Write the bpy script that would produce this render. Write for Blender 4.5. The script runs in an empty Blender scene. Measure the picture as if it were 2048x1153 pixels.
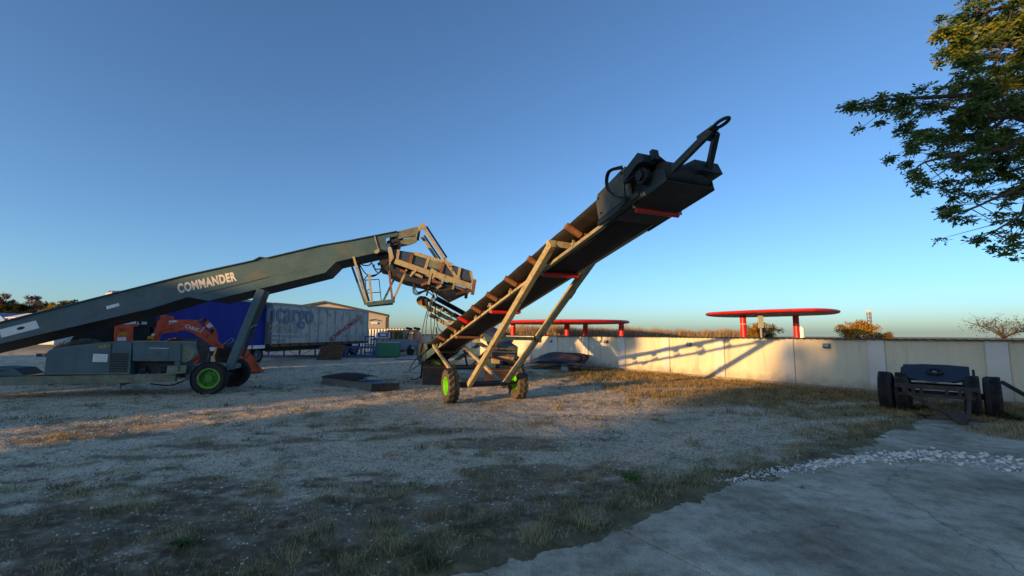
import bpy, bmesh, math, random
import numpy as np
from mathutils import Vector, Matrix

SC = bpy.context.scene
COL = SC.collection
R_ = math.radians
random.seed(7)

# ------------------------------------------------------------------ camera
FPX, CXP, CYP, CAMH, HOR = 880.0, 1024.0, 576.5, 2.0, 665.0
PITCH = math.atan((HOR - CYP) / FPX)
cam_d = bpy.data.cameras.new('camera')
cam = bpy.data.objects.new('camera', cam_d)
COL.objects.link(cam)
cam.location = (0, 0, CAMH)
cam.rotation_euler = (math.pi / 2 + PITCH, 0, 0)
cam_d.sensor_width = 36.0
cam_d.lens = 36.0 * FPX / 2048.0
cam_d.clip_start = 0.05
cam_d.clip_end = 6000
SC.camera = cam

# ------------------------------------------------------------------ sky and sun
SUN_EL = R_(7.2)
SUN_AZ = R_(43.0)
SUN_FROM = Vector((-math.cos(SUN_AZ), -math.sin(SUN_AZ), 0))          # towards the sun, in plan
w = bpy.data.worlds.new('World')
SC.world = w
w.use_nodes = True
nt = w.node_tree
nt.nodes.clear()
sky = nt.nodes.new('ShaderNodeTexSky')
sky.sky_type = 'NISHITA'
sky.sun_disc = False
sky.sun_elevation = SUN_EL
sky.sun_rotation = math.atan2(SUN_FROM.x, SUN_FROM.y)
sky.air_density = 0.8
sky.dust_density = 0.85
sky.ozone_density = 4.9
bg = nt.nodes.new('ShaderNodeBackground')
bg.inputs['Strength'].default_value = 0.15
out = nt.nodes.new('ShaderNodeOutputWorld')
nt.links.new(sky.outputs[0], bg.inputs[0])
nt.links.new(bg.outputs[0], out.inputs[0])

sun_d = bpy.data.lights.new('sun', 'SUN')
sun_d.energy = 3.0
sun_d.angle = R_(0.55)
sun_d.color = (1.0, 0.64, 0.29)
sun = bpy.data.objects.new('sun', sun_d)
COL.objects.link(sun)
sun_dir = Vector((-SUN_FROM.x * math.cos(SUN_EL), -SUN_FROM.y * math.cos(SUN_EL), -math.sin(SUN_EL)))
sun.rotation_euler = sun_dir.to_track_quat('-Z', 'Y').to_euler()
sun.location = (-20, -15, 20)

SC.view_settings.view_transform = 'Standard'
SC.view_settings.look = 'None'
SC.view_settings.exposure = 1.22
SC.view_settings.gamma = 1.0
SC.view_settings.use_curve_mapping = False
SC.view_settings.use_white_balance = True          # the phone's automatic white balance
SC.view_settings.white_balance_temperature = 8800
SC.view_settings.white_balance_tint = 12

# ------------------------------------------------------------------ surveying: photograph pixel -> point on a real plane
_F = Vector((0, math.cos(PITCH), math.sin(PITCH)))
_U = Vector((0, -math.sin(PITCH), math.cos(PITCH)))
_C = Vector((0, 0, CAMH))
def ray(x, y):
    return _F + Vector((1, 0, 0)) * ((x - CXP) / FPX) + _U * ((CYP - y) / FPX)
def G(x, y, z=0.0):
    d = ray(x, y)
    return _C + d * ((z - CAMH) / d.z)
def PY(x, y, Y):
    d = ray(x, y)
    return _C + d * (Y / d.y)
class Frame:
    """local frame of a thing: origin on the ground, x along rz"""
    def __init__(s, ox, oy, rz, oz=0):
        s.o = Vector((ox, oy, oz)); s.rz = rz
        s.x = Vector((math.cos(rz), math.sin(rz), 0)); s.y = Vector((-math.sin(rz), math.cos(rz), 0))
    def at(s, px, py, v=0.0):              # point on the upright plane y_local = v
        d = ray(px, py)
        t = ((s.o + s.y * v - _C).dot(s.y)) / d.dot(s.y)
        p = _C + d * t - s.o
        return Vector((p.dot(s.x), v, p.z))

# ------------------------------------------------------------------ materials
def new_mat(name):
    m = bpy.data.materials.new(name)
    m.use_nodes = True
    n = m.node_tree.nodes
    return m, n, m.node_tree.links, n['Principled BSDF']
def rgba(c):
    return (c[0], c[1], c[2], 1)
_mats = {}
def M(name, col, rough=0.6, metal=0.0, var=0.25, scale=5.0, bump=0.0, bscale=60.0, dirt=None, damt=0.0, dscale=3.0, spec=0.3, coords='Object', stretch=None):
    if name in _mats:
        return _mats[name]
    m, n, l, b = new_mat(name)
    tc = n.new('ShaderNodeTexCoord')
    mp = n.new('ShaderNodeMapping')
    l.new(tc.outputs[coords], mp.inputs[0])
    if stretch:
        mp.inputs['Scale'].default_value = stretch
    no = n.new('ShaderNodeTexNoise')
    no.inputs['Scale'].default_value = scale
    no.inputs['Detail'].default_value = 6
    no.inputs['Roughness'].default_value = 0.65
    l.new(mp.outputs[0], no.inputs[0])
    cr = n.new('ShaderNodeValToRGB')
    cr.color_ramp.elements[0].position = 0.3
    cr.color_ramp.elements[1].position = 0.7
    cr.color_ramp.elements[0].color = rgba([c * (1 - var) for c in col])
    cr.color_ramp.elements[1].color = rgba([min(1, c * (1 + var)) for c in col])
    l.new(no.outputs[0], cr.inputs[0])
    last = cr.outputs[0]
    if dirt:
        n2 = n.new('ShaderNodeTexNoise')
        n2.inputs['Scale'].default_value = dscale
        n2.inputs['Detail'].default_value = 8
        n2.inputs['Roughness'].default_value = 0.7
        l.new(mp.outputs[0], n2.inputs[0])
        r2 = n.new('ShaderNodeValToRGB')
        r2.color_ramp.elements[0].position = 0.62 - damt * 0.4
        r2.color_ramp.elements[1].position = 0.70 - damt * 0.3
        l.new(n2.outputs[0], r2.inputs[0])
        mx = n.new('ShaderNodeMix')
        mx.data_type = 'RGBA'
        l.new(r2.outputs[0], mx.inputs['Factor'])
        l.new(last, mx.inputs['A'])
        mx.inputs['B'].default_value = rgba(dirt)
        last = mx.outputs['Result']
    l.new(last, b.inputs['Base Color'])
    b.inputs['Metallic'].default_value = metal
    b.inputs['Specular IOR Level'].default_value = spec
    rr = n.new('ShaderNodeMapRange')
    rr.inputs['To Min'].default_value = max(0.05, rough - 0.12)
    rr.inputs['To Max'].default_value = min(1, rough + 0.12)
    l.new(no.outputs[0], rr.inputs[0])
    l.new(rr.outputs[0], b.inputs['Roughness'])
    if bump > 0:
        n3 = n.new('ShaderNodeTexNoise')
        n3.inputs['Scale'].default_value = bscale
        n3.inputs['Detail'].default_value = 5
        l.new(mp.outputs[0], n3.inputs[0])
        bp = n.new('ShaderNodeBump')
        bp.inputs['Strength'].default_value = bump
        bp.inputs['Distance'].default_value = 0.02
        l.new(n3.outputs[0], bp.inputs['Height'])
        l.new(bp.outputs[0], b.inputs['Normal'])
    _mats[name] = m
    return m

m_head = M('shade_darkened_head_paint', (0.018, 0.030, 0.032), 0.55, var=0.3, scale=4, bump=0.05, dirt=(0.07, 0.06, 0.04), damt=0.15)  # machine green darkened so the head's shade sits in the colour
RUST = (0.16, 0.065, 0.03)
m_green = M('machine_green_paint', (0.050, 0.108, 0.125), 0.5, var=0.25, scale=1.6, bump=0.08, bscale=25, dirt=(0.095, 0.115, 0.10), damt=0.2, dscale=2.2)
m_greenw = M('worn_green_paint', (0.15, 0.17, 0.125), 0.6, var=0.3, scale=3, bump=0.1, bscale=30, dirt=(0.17, 0.10, 0.06), damt=0.2, dscale=4)
m_tan = M('faded_olive_frame_paint', (0.34, 0.29, 0.165), 0.55, var=0.2, scale=3, bump=0.05, dirt=(0.20, 0.10, 0.05), damt=0.18, dscale=5)
m_rust = M('rust', (0.17, 0.075, 0.038), 0.85, var=0.45, scale=7, bump=0.3, bscale=45, dirt=(0.09, 0.045, 0.03), damt=0.3)
m_rustroll = M('rusty_roller_steel', (0.20, 0.09, 0.048), 0.7, var=0.35, scale=14, bump=0.1)
m_red = M('roller_red_paint', (0.55, 0.018, 0.012), 0.4, var=0.15, scale=5, spec=0.5)
m_belt = M('rubber_belt', (0.016, 0.014, 0.013), 0.75, var=0.4, scale=3, bump=0.15, bscale=20, dirt=(0.026, 0.020, 0.016), damt=0.25, dscale=3)
m_beltclean = M('black_rubber_underside', (0.014, 0.014, 0.015), 0.75, var=0.3, scale=3, bump=0.1, bscale=20)
m_dark = M('dark_steel', (0.025, 0.028, 0.03), 0.6, var=0.35, scale=6, bump=0.1, dirt=(0.07, 0.05, 0.035), damt=0.15)
m_black = M('black_rubber_hose', (0.012, 0.012, 0.013), 0.5, var=0.2)
m_tyre = M('tyre_rubber', (0.022, 0.022, 0.023), 0.85, var=0.35, scale=9, bump=0.2, bscale=50, dirt=(0.06, 0.05, 0.04), damt=0.2)
m_tyred = M('dusty_tyre_rubber', (0.085, 0.070, 0.052), 0.95, var=0.4, scale=6, bump=0.25, bscale=50)
m_rim = M('bright_green_rim_paint', (0.10, 0.56, 0.02), 0.4, var=0.2, scale=6, spec=0.4, dirt=(0.16, 0.20, 0.06), damt=0.22, dscale=7)
m_rimd = M('green_rim_paint', (0.055, 0.36, 0.02), 0.5, var=0.25, scale=5, dirt=(0.07, 0.10, 0.04), damt=0.28, spec=0.5)
m_grey = M('grey_metal', (0.20, 0.21, 0.22), 0.5, 0.4, var=0.2, scale=6)
m_white = M('white_sticker', (0.70, 0.71, 0.70), 0.5, var=0.08, scale=8)
m_cream_text = M('old_lettering', (0.62, 0.60, 0.52), 0.6, var=0.15, scale=10, dirt=(0.2, 0.18, 0.13), damt=0.2, dscale=8)

# ------------------------------------------------------------------ mesh builder
def vec(p):
    return Vector(p)
class MB:
    def __init__(s):
        s.v = []; s.f = []
    def add(s, vs, fs):
        o = len(s.v)
        s.v += [tuple(p) for p in vs]
        s.f += [tuple(i + o for i in f) for f in fs]
        return s
    def box(s, c, d, rot=None):
        c = Vector(c); h = [x / 2 for x in d]
        vs = []
        for z in (-1, 1):
            for x, y in ((-1, -1), (1, -1), (1, 1), (-1, 1)):
                q = Vector((x * h[0], y * h[1], z * h[2]))
                if rot is not None:
                    q = rot @ q
                vs.append(c + q)
        return s.add(vs, [(3, 2, 1, 0), (4, 5, 6, 7), (0, 1, 5, 4), (1, 2, 6, 5), (2, 3, 7, 6), (3, 0, 4, 7)])
    def bar(s, p0, p1, wd, ht, up=(0, 0, 1)):
        p0 = Vector(p0); p1 = Vector(p1)
        x = (p1 - p0).normalized(); up = Vector(up)
        y = up.cross(x)
        if y.length < 1e-4:
            y = Vector((0, 1, 0)).cross(x)
        y.normalize(); z = x.cross(y)
        vs = []
        for p in (p0, p1):
            for a, b in ((-1, -1), (1, -1), (1, 1), (-1, 1)):
                vs.append(p + y * (a * wd / 2) + z * (b * ht / 2))
        return s.add(vs, [(0, 1, 2, 3), (7, 6, 5, 4), (0, 4, 5, 1), (1, 5, 6, 2), (2, 6, 7, 3), (3, 7, 4, 0)])
    def cyl(s, p0, p1, r, n=12, r2=None, caps=True):
        p0 = Vector(p0); p1 = Vector(p1)
        x = (p1 - p0).normalized()
        y = x.orthogonal().normalized(); z = x.cross(y)
        r2 = r if r2 is None else r2
        vs = []
        for p, rr in ((p0, r), (p1, r2)):
            for i in range(n):
                a = 2 * math.pi * i / n
                vs.append(p + y * (math.cos(a) * rr) + z * (math.sin(a) * rr))
        fs = [(i, (i + 1) % n, n + (i + 1) % n, n + i) for i in range(n)]
        if caps:
            fs += [tuple(range(n - 1, -1, -1)), tuple(range(n, 2 * n))]
        return s.add(vs, fs)
    def tube(s, pts, r, n=6, smooth=True):
        pts = [Vector(p) for p in pts]
        if smooth and len(pts) > 2:
            q = []
            m = len(pts)
            for i in range(m - 1):
                a = pts[max(0, i - 1)]; b = pts[i]; c = pts[i + 1]; d = pts[min(m - 1, i + 2)]
                for k in range(5):
                    t = k / 5
                    q.append(0.5 * ((2 * b) + (c - a) * t + (2 * a - 5 * b + 4 * c - d) * t * t + (3 * b - a - 3 * c + d) * t ** 3))
            q.append(pts[-1]); pts = q
        rs = r if isinstance(r, (list, tuple)) else None
        vs = []; fs = []
        m = len(pts)
        ref = None
        for i, p in enumerate(pts):
            t = (pts[min(m - 1, i + 1)] - pts[max(0, i - 1)]).normalized()
            if ref is None:
                ref = t.orthogonal().normalized()
            y = (ref - t * ref.dot(t)).normalized(); ref = y
            z = t.cross(y)
            rr = r if rs is None else rs[0] + (rs[1] - rs[0]) * i / (m - 1)
            for k in range(n):
                a = 2 * math.pi * k / n
                vs.append(p + y * (math.cos(a) * rr) + z * (math.sin(a) * rr))
        for i in range(m - 1):
            for k in range(n):
                fs.append((i * n + k, i * n + (k + 1) % n, (i + 1) * n + (k + 1) % n, (i + 1) * n + k))
        fs += [tuple(range(n - 1, -1, -1)), tuple(range((m - 1) * n, m * n))]
        return s.add(vs, fs)
    def ext(s, pts, vecr):
        pts = [Vector(p) for p in pts]; vecr = Vector(vecr); n = len(pts)
        fs = [tuple(range(n)), tuple(range(2 * n - 1, n - 1, -1))]
        fs += [(i, n + i, n + (i + 1) % n, (i + 1) % n) for i in range(n)]
        return s.add(pts + [p + vecr for p in pts], fs)
    def lathe(s, prof, o, axis, n=24, closed=False):
        """prof: (radius, distance along axis)"""
        o = Vector(o); x = Vector(axis).normalized()
        y = x.orthogonal().normalized(); z = x.cross(y)
        vs = []; m = len(prof)
        for r, d in prof:
            for k in range(n):
                a = 2 * math.pi * k / n
                vs.append(o + x * d + y * (math.cos(a) * r) + z * (math.sin(a) * r))
        fs = []
        for i in range(m if closed else m - 1):
            j = (i + 1) % m
            for k in range(n):
                fs.append((i * n + k, i * n + (k + 1) % n, j * n + (k + 1) % n, j * n + k))
        return s.add(vs, fs)
    def sheet(s, rows):
        """grid of points"""
        n = len(rows[0]); vs = [p for r in rows for p in r]
        fs = [(i * n + k, i * n + k + 1, (i + 1) * n + k + 1, (i + 1) * n + k) for i in range(len(rows) - 1) for k in range(n - 1)]
        return s.add(vs, fs)
    def mesh(s, name, smooth=None, recalc=True):
        me = bpy.data.meshes.new(name)
        me.from_pydata(s.v, [], s.f)
        if recalc and len(s.f) < 20000:
            bm = bmesh.new(); bm.from_mesh(me)
            bmesh.ops.recalc_face_normals(bm, faces=bm.faces[:])
            bm.to_mesh(me); bm.free()
        if smooth:
            me.polygons.foreach_set('use_smooth', [True] * len(me.polygons))
            me.set_sharp_from_angle(angle=R_(smooth))
        return me
    def build(s, name, mat, parent=None, smooth=None, bevel=0.0, solid=0.0, recalc=True):
        me = s.mesh(name, smooth, recalc)
        me.materials.append(mat)
        o = bpy.data.objects.new(name, me)
        COL.objects.link(o)
        if parent is not None:
            o.parent = parent
        if solid:
            md = o.modifiers.new('thick', 'SOLIDIFY'); md.thickness = solid; md.offset = 0
        if bevel:
            md = o.modifiers.new('bevel', 'BEVEL'); md.width = bevel; md.segments = 2; md.limit_method = 'ANGLE'
        return o
def link_mesh(name, me, parent=None, loc=None):
    o = bpy.data.objects.new(name, me)
    COL.objects.link(o)
    if parent is not None:
        o.parent = parent
    if loc is not None:
        o.location = loc
    return o
def tag(o, label=None, cat=None, group=None, kind=None):
    if label: o['label'] = label
    if cat: o['category'] = cat
    if group: o['group'] = group
    if kind: o['kind'] = kind
    return o
def thing(name, label, cat, loc=(0, 0, 0), rz=0.0, group=None):
    o = bpy.data.objects.new(name, None)
    o.empty_display_size = 0.2
    COL.objects.link(o)
    o.location = loc; o.rotation_euler = (0, 0, rz)
    return tag(o, label, cat, group)
def fthing(fr, name, label, cat, group=None):
    return thing(name, label, cat, fr.o, fr.rz, group)

# ------------------------------------------------------------------ lettering (flat print, converted to thin meshes first)
def text_mesh(body, size, bold=0.0, spacing=1.0, xs=1.0):
    cu = bpy.data.curves.new('lettering', 'FONT')
    cu.body = body; cu.size = size; cu.offset = bold; cu.space_character = spacing
    cu.extrude = 0.002
    ob = bpy.data.objects.new('lettering', cu)
    COL.objects.link(ob)
    dg = bpy.context.evaluated_depsgraph_get()
    me = bpy.data.meshes.new_from_object(ob.evaluated_get(dg))
    bpy.data.objects.remove(ob); bpy.data.curves.remove(cu)
    if xs != 1.0:
        me.transform(Matrix.Diagonal((xs, 1, 1, 1)))
    return me
TX = {
    'commander': text_mesh('COMMANDER', 0.36, 0.017, 1.12, 0.9),
    'cargo': text_mesh('ncargo', 1.3, 0.018, 1.0, 1.0),
    'l1': text_mesh('r. Arany J. u.3.', 0.42, 0.006),
    'l2': text_mesh('t.: 280, 320-75', 0.42, 0.006),
    'l3': text_mesh('www.ncargo.hu', 0.38, 0.006),
    'l4': text_mesh('ncargo@', 0.38, 0.006),
    'schwarz': text_mesh('SCHWARZMÜLLER', 0.56, 0.009, 1.08, 1.0),
    'ok': text_mesh('O&K', 0.40, 0.007),
    'l30': text_mesh('L 30', 0.34, 0.014),
    'small': text_mesh('5', 0.10, 0.002),
    'tk': text_mesh('TKI', 1.0, 0.03),
}
def place_text(key, name, mat, parent, o, xd, yd):
    me = TX[key]
    me.materials.clear(); me.materials.append(mat)
    ob = link_mesh(name, me, parent)
    xd = Vector(xd).normalized(); yd = Vector(yd); yd = (yd - xd * yd.dot(xd)).normalized(); zd = xd.cross(yd)
    ob.matrix_local = Matrix((( xd.x, yd.x, zd.x, o[0]), (xd.y, yd.y, zd.y, o[1]), (xd.z, yd.z, zd.z, o[2]), (0, 0, 0, 1)))
    return ob

# ------------------------------------------------------------------ numpy noise
def _hash(ix, iy, seed):
    h = (ix.astype(np.int64) * 374761393 + iy.astype(np.int64) * 668265263 + seed * 974711) & 0x7fffffff
    h = ((h ^ (h >> 13)) * 1274126177) & 0x7fffffff
    return ((h ^ (h >> 16)) & 0xffff) / 65535.0
def vnoise(x, y, seed=0):
    ix = np.floor(x); iy = np.floor(y)
    fx = x - ix; fy = y - iy
    fx = fx * fx * (3 - 2 * fx); fy = fy * fy * (3 - 2 * fy)
    a = _hash(ix, iy, seed); b = _hash(ix + 1, iy, seed); c = _hash(ix, iy + 1, seed); d = _hash(ix + 1, iy + 1, seed)
    return (a * (1 - fx) + b * fx) * (1 - fy) + (c * (1 - fx) + d * fx) * fy
def fbm(x, y, oct=4, seed=0):
    s = 0; a = 0.5
    for i in range(oct):
        s = s + a * vnoise(x * 2 ** i, y * 2 ** i, seed + i * 17); a *= 0.5
    return s
def sst(e0, e1, x):
    t = np.clip((x - e0) / (e1 - e0), 0, 1)
    return t * t * (3 - 2 * t)
# ================================================================== GROUND
PAD = [(-3.2, 2.2), (-0.9, 3.75), (0.12, 4.2), (0.86, 4.54), (1.52, 5.07), (2.76, 5.94), (4.29, 6.79), (5.7, 7.77), (7.9, 9.32), (9.5, 10.4), (11.2, 9.6), (13.2, 7.2), (13.2, -6), (-3.2, -6)]
WALL0 = Vector((4.61, 25.24, 0)); WALLD = Vector((0.5705, -0.8213, 0)); WALLN = Vector((-0.8213, -0.5705, 0))
def pad_dist(x, y):
    """signed distance to the pad outline, negative inside (numpy)"""
    P = np.array(PAD); n = len(P)
    d = np.full(x.shape, 1e9); ins = np.zeros(x.shape, bool)
    for i in range(n):
        ax, ay = P[i]; bx, by = P[(i + 1) % n]
        ex, ey = bx - ax, by - ay
        t = np.clip(((x - ax) * ex + (y - ay) * ey) / (ex * ex + ey * ey), 0, 1)
        d = np.minimum(d, np.hypot(x - ax - t * ex, y - ay - t * ey))
        c = ((ay > y) != (by > y)) & (x < (bx - ax) * (y - ay) / (by - ay + 1e-12) + ax)
        ins ^= c
    return np.where(ins, -d, d)
def ground_fields(x, y):
    dist = np.hypot(x, y)
    pd = np.where(dist < 40, pad_dist(x, y), 30.0)
    wob = fbm(x * 1.3, y * 1.3, 4, 5) - 0.47 + (fbm(x * 9, y * 9, 3, 88) - .45) * .35
    pdn = pd + wob * 0.5
    wd = (x - WALL0.x) * WALLN.x + (y - WALL0.y) * WALLN.y          # distance in front of the wall
    n1 = fbm(x * 0.7, y * 0.7, 5, 11); n2 = fbm(x * 3.1, y * 3.1, 4, 23)
    n3 = fbm(x * 2.3, y * 4.0, 5, 61)
    soil = sst(7.2, 4.6, y + (n1 - 0.47) * 3.0 + (n3 - 0.47) * 5) * sst(4.5, 2.5, x) * (y > -12)
    soil = np.maximum(soil, sst(0.44, 0.60, fbm(x * 0.5, y * 1.5, 5, 71)) * sst(14, 8, y) * sst(6, 1, x + y * .2) * 0.8)
    soil = np.maximum(soil, sst(0.9, 0.1, pdn) * 0.85)
    grass = sst(1.7, 0.3, pdn + (n1 - .47) * 2) * sst(0.35, 0.6, n2 + 0.1) * 0.8
    near_wall = sst(9.5, 3.5, wd + (n1 - 0.47) * 7) * sst(0.22, 0.46, n2 + 0.08) * (wd > -0.3) * sst(3.0, 6.0, x + y * 0.1)
    grass = np.maximum(grass, near_wall * 0.95)
    tuft = sst(0.50, 0.64, n2) * sst(0.36, 0.56, n1 + 0.06)
    grass = np.maximum(grass, tuft * 0.8 * sst(0.0, 3.0, pd))
    far = sst(55, 90, dist)
    grass = np.maximum(grass, far)
    grass = np.where(wd < -1.0, np.maximum(grass, 0.75), grass)
    fade = sst(60, 30, dist)
    h = (fbm(x * 1.1, y * 1.1, 3, 3) - 0.47) * 0.075 * fade
    h = h + (fbm(x * 5, y * 5, 3, 9) - 0.47) * 0.032 * sst(30, 15, dist)
    h = h + (fbm(x * 17, y * 17, 2, 31) - 0.4) * 0.016 * sst(14, 8, dist)
    # long wheel ruts parallel to the machines
    u = x * 0.28 + y * 0.96 + (fbm(x * 0.15, y * 0.15, 2, 77) - 0.4) * 3
    h = h + (fbm(u * 2.2, x * 0.12, 3, 41) - 0.44) * 0.05 * fade * sst(0.5, 3, pd)
    h = h + sst(0.5, 0.0, np.abs(pdn - 0.12)) * 0.022
    h = np.where(pdn < 0, h * sst(-1.6, 0.0, pdn) + (fbm(x * 3.1, y * 3.1, 4, 66) - 0.46) * 0.05 * sst(-1.5, -0.1, pdn) - np.minimum(-pdn, 1.2) * 0.045, h)
    h = h + grass * 0.01 * fade
    h = h - np.maximum(dist - 100, 0) * 0.008          # the land falls away beyond the yard
    # compacted wheel tracks: paler gravel, slightly lower
    wv = x * -0.22 + y * 0.975 + (fbm(x * 0.11, y * 0.11, 2, 91) - 0.4) * 4.0
    trk = np.zeros_like(x)
    for c0 in (8.4, 10.3, 13.9, 15.9, 20.5, 22.6):
        trk = np.maximum(trk, sst(0.42, 0.12, np.abs(wv - c0)))
    trk = trk * sst(0.30, 0.55, fbm(x * 0.8, y * 0.8, 3, 55) + 0.12) * (pd > 0.5) * sst(60, 30, dist)
    h = h - trk * 0.018
    grass = grass * (1 - 0.8 * trk); soil = soil * (1 - 0.6 * trk)
    return h, soil, grass, trk
def gz(x, y):
    h, _, _, _ = ground_fields(np.array([float(x)]), np.array([float(y)]))
    return float(h[0])
th_front = np.radians(np.arange(-58, 58.01, 0.17))
th_back = np.radians(np.arange(60, 300.1, 6.0))
th = np.concatenate([th_front, th_back])
rr = [0.6]
while rr[-1] < 60:
    rr.append(rr[-1] * 1.009 + 0.003)
while rr[-1] < 5000:
    rr.append(rr[-1] * 1.12)
rr = np.array(rr)
TT, RR = np.meshgrid(th, rr)
gx = (np.sin(TT) * RR).ravel(); gy = (np.cos(TT) * RR).ravel()
gh, gsoil, ggrass, gn1 = ground_fields(gx, gy)
nth, nr = len(th), len(rr)
idx = np.arange(nr * nth).reshape(nr, nth)
nx = np.roll(idx, -1, axis=1)
quads = np.stack([idx[:-1], nx[:-1], nx[1:], idx[1:]], -1).reshape(-1, 4)
def np_mesh(name, V, Fq):
    me = bpy.data.meshes.new(name)
    k = Fq.shape[1]
    me.vertices.add(len(V)); me.vertices.foreach_set('co', np.asarray(V, np.float32).ravel())
    me.loops.add(Fq.size); me.loops.foreach_set('vertex_index', Fq.astype(np.int32).ravel())
    me.polygons.add(len(Fq)); me.polygons.foreach_set('loop_start', np.arange(0, Fq.size, k, dtype=np.int32))
    me.update(calc_edges=True)
    return me
def np_color(me, name, arr):
    a = me.color_attributes.new(name, 'FLOAT_COLOR', 'POINT')
    a.data.foreach_set('color', np.asarray(arr, np.float32).ravel())
me = np_mesh('ground', np.stack([gx, gy, gh], 1), quads[:, ::-1])
np_color(me, 'cover', np.stack([gsoil, ggrass, gn1, np.ones_like(gn1)], 1))
me.polygons.foreach_set('use_smooth', [True] * len(me.polygons))
m, n, l, b = new_mat('gravel_yard')
geo = n.new('ShaderNodeNewGeometry')
att = n.new('ShaderNodeAttribute'); att.attribute_name = 'cover'
sep = n.new('ShaderNodeSeparateColor'); l.new(att.outputs['Color'], sep.inputs[0])
def noise(sc, det=6, ro=0.65, src=None):
    x = n.new('ShaderNodeTexNoise'); x.inputs['Scale'].default_value = sc; x.inputs['Detail'].default_value = det; x.inputs['Roughness'].default_value = ro
    l.new(src or geo.outputs['Position'], x.inputs[0]); return x
def ramp(src, pts):
    x = n.new('ShaderNodeValToRGB')
    while len(x.color_ramp.elements) < len(pts): x.color_ramp.elements.new(0.5)
    for e, (p, c) in zip(x.color_ramp.elements, pts):
        e.position = p; e.color = rgba(c) if len(c) == 3 else c
    l.new(src, x.inputs[0]); return x
def mixc(f, a, c):
    x = n.new('ShaderNodeMix'); x.data_type = 'RGBA'
    l.new(f, x.inputs['Factor']); l.new(a, x.inputs['A']); l.new(c, x.inputs['B']); return x.outputs['Result']
def math_(op, a, c):
    x = n.new('ShaderNodeMath'); x.operation = op; x.use_clamp = True
    for i, q in enumerate((a, c)):
        if isinstance(q, (int, float)): x.inputs[i].default_value = q
        else: l.new(q, x.inputs[i])
    return x.outputs[0]
vor = n.new('ShaderNodeTexVoronoi'); vor.inputs['Scale'].default_value = 38; l.new(geo.outputs['Position'], vor.inputs['Vector'])
na = noise(0.9); nb = noise(7); nc = noise(45, 4)
gravel = ramp(na.outputs[0], [(0.32, (0.56, 0.43, 0.275)), (0.5, (0.75, 0.60, 0.405)), (0.68, (0.86, 0.72, 0.52))])
stone = ramp(vor.outputs['Distance'], [(0.0, (0.86, 0.74, 0.56)), (0.45, (0.60, 0.48, 0.33)), (0.8, (0.23, 0.17, 0.105))])
g1 = n.new('ShaderNodeMix'); g1.data_type = 'RGBA'; g1.inputs['Factor'].default_value = 0.45
l.new(gravel.outputs[0], g1.inputs['A']); l.new(stone.outputs[0], g1.inputs['B'])
dk0 = ramp(nb.outputs[0], [(0.46, (0, 0, 0)), (0.60, (1, 1, 1))])
nq = noise(2.4, 6, 0.7); dk1 = ramp(nq.outputs[0], [(0.45, (0, 0, 0)), (0.62, (1, 1, 1))])
nr = noise(16, 4, 0.7); dk2 = ramp(nr.outputs[0], [(0.52, (0, 0, 0)), (0.64, (1, 1, 1))])
dk = n.new('ShaderNodeMix'); dk.data_type = 'RGBA'; dk.blend_type = 'LIGHTEN'; dk.inputs['Factor'].default_value = 1.0
dka = n.new('ShaderNodeMix'); dka.data_type = 'RGBA'; dka.blend_type = 'MULTIPLY'; dka.inputs['Factor'].default_value = 0.75
l.new(dk0.outputs[0], dka.inputs['A']); l.new(dk1.outputs[0], dka.inputs['B'])
dkb = n.new('ShaderNodeMix'); dkb.data_type = 'RGBA'; dkb.blend_type = 'MULTIPLY'; dkb.inputs['Factor'].default_value = 0.6
l.new(dk2.outputs[0], dkb.inputs['A']); l.new(dk1.outputs[0], dkb.inputs['B'])
l.new(dka.outputs['Result'], dk.inputs['A']); l.new(dkb.outputs['Result'], dk.inputs['B'])
dkm = math_('MULTIPLY', math_('MULTIPLY', dk.outputs['Result'], 0.72), math_('SUBTRACT', 1.0, math_('MULTIPLY', sep.outputs[2], 0.8)))
earth = ramp(nc.outputs[0], [(0.35, (0.10, 0.078, 0.050)), (0.65, (0.22, 0.175, 0.115))])
base = mixc(dkm, g1.outputs['Result'], earth.outputs[0])
soilc = ramp(nb.outputs[0], [(0.3, (0.085, 0.058, 0.036)), (0.5, (0.155, 0.108, 0.068)), (0.70, (0.38, 0.295, 0.195))])
ns = math_('ADD', sep.outputs[0], math_('MULTIPLY', math_('SUBTRACT', nb.outputs[0], 0.5), 1.4))
sf = ramp(ns, [(0.25, (0, 0, 0)), (0.75, (1, 1, 1))])
sf = math_('MULTIPLY', sf.outputs[0], math_('MULTIPLY', sep.outputs[0], 1.0))
base = mixc(sf, base, soilc.outputs[0])
ng = noise(2.2, 5)
grc = ramp(ng.outputs[0], [(0.34, (0.070, 0.070, 0.025)), (0.5, (0.165, 0.125, 0.052)), (0.66, (0.27, 0.20, 0.09))])
gf = math_('MULTIPLY', sep.outputs[1], ramp(nc.outputs[0], [(0.3, (0.35, 0.35, 0.35)), (0.6, (1, 1, 1))]).outputs[0])
base = mixc(gf, base, grc.outputs[0])
l.new(base, b.inputs['Base Color'])
b.inputs['Roughness'].default_value = 0.95; b.inputs['Specular IOR Level'].default_value = 0.15
bp = n.new('ShaderNodeBump'); bp.inputs['Strength'].default_value = 0.7; bp.inputs['Distance'].default_value = 0.035
hh = math_('ADD', math_('MULTIPLY', nb.outputs[0], 0.6), math_('MULTIPLY', nc.outputs[0], 0.35))
l.new(hh, bp.inputs['Height']); l.new(bp.outputs[0], b.inputs['Normal'])
me.materials.append(m)
ground = link_mesh('ground', me)
tag(ground, kind='structure')

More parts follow.
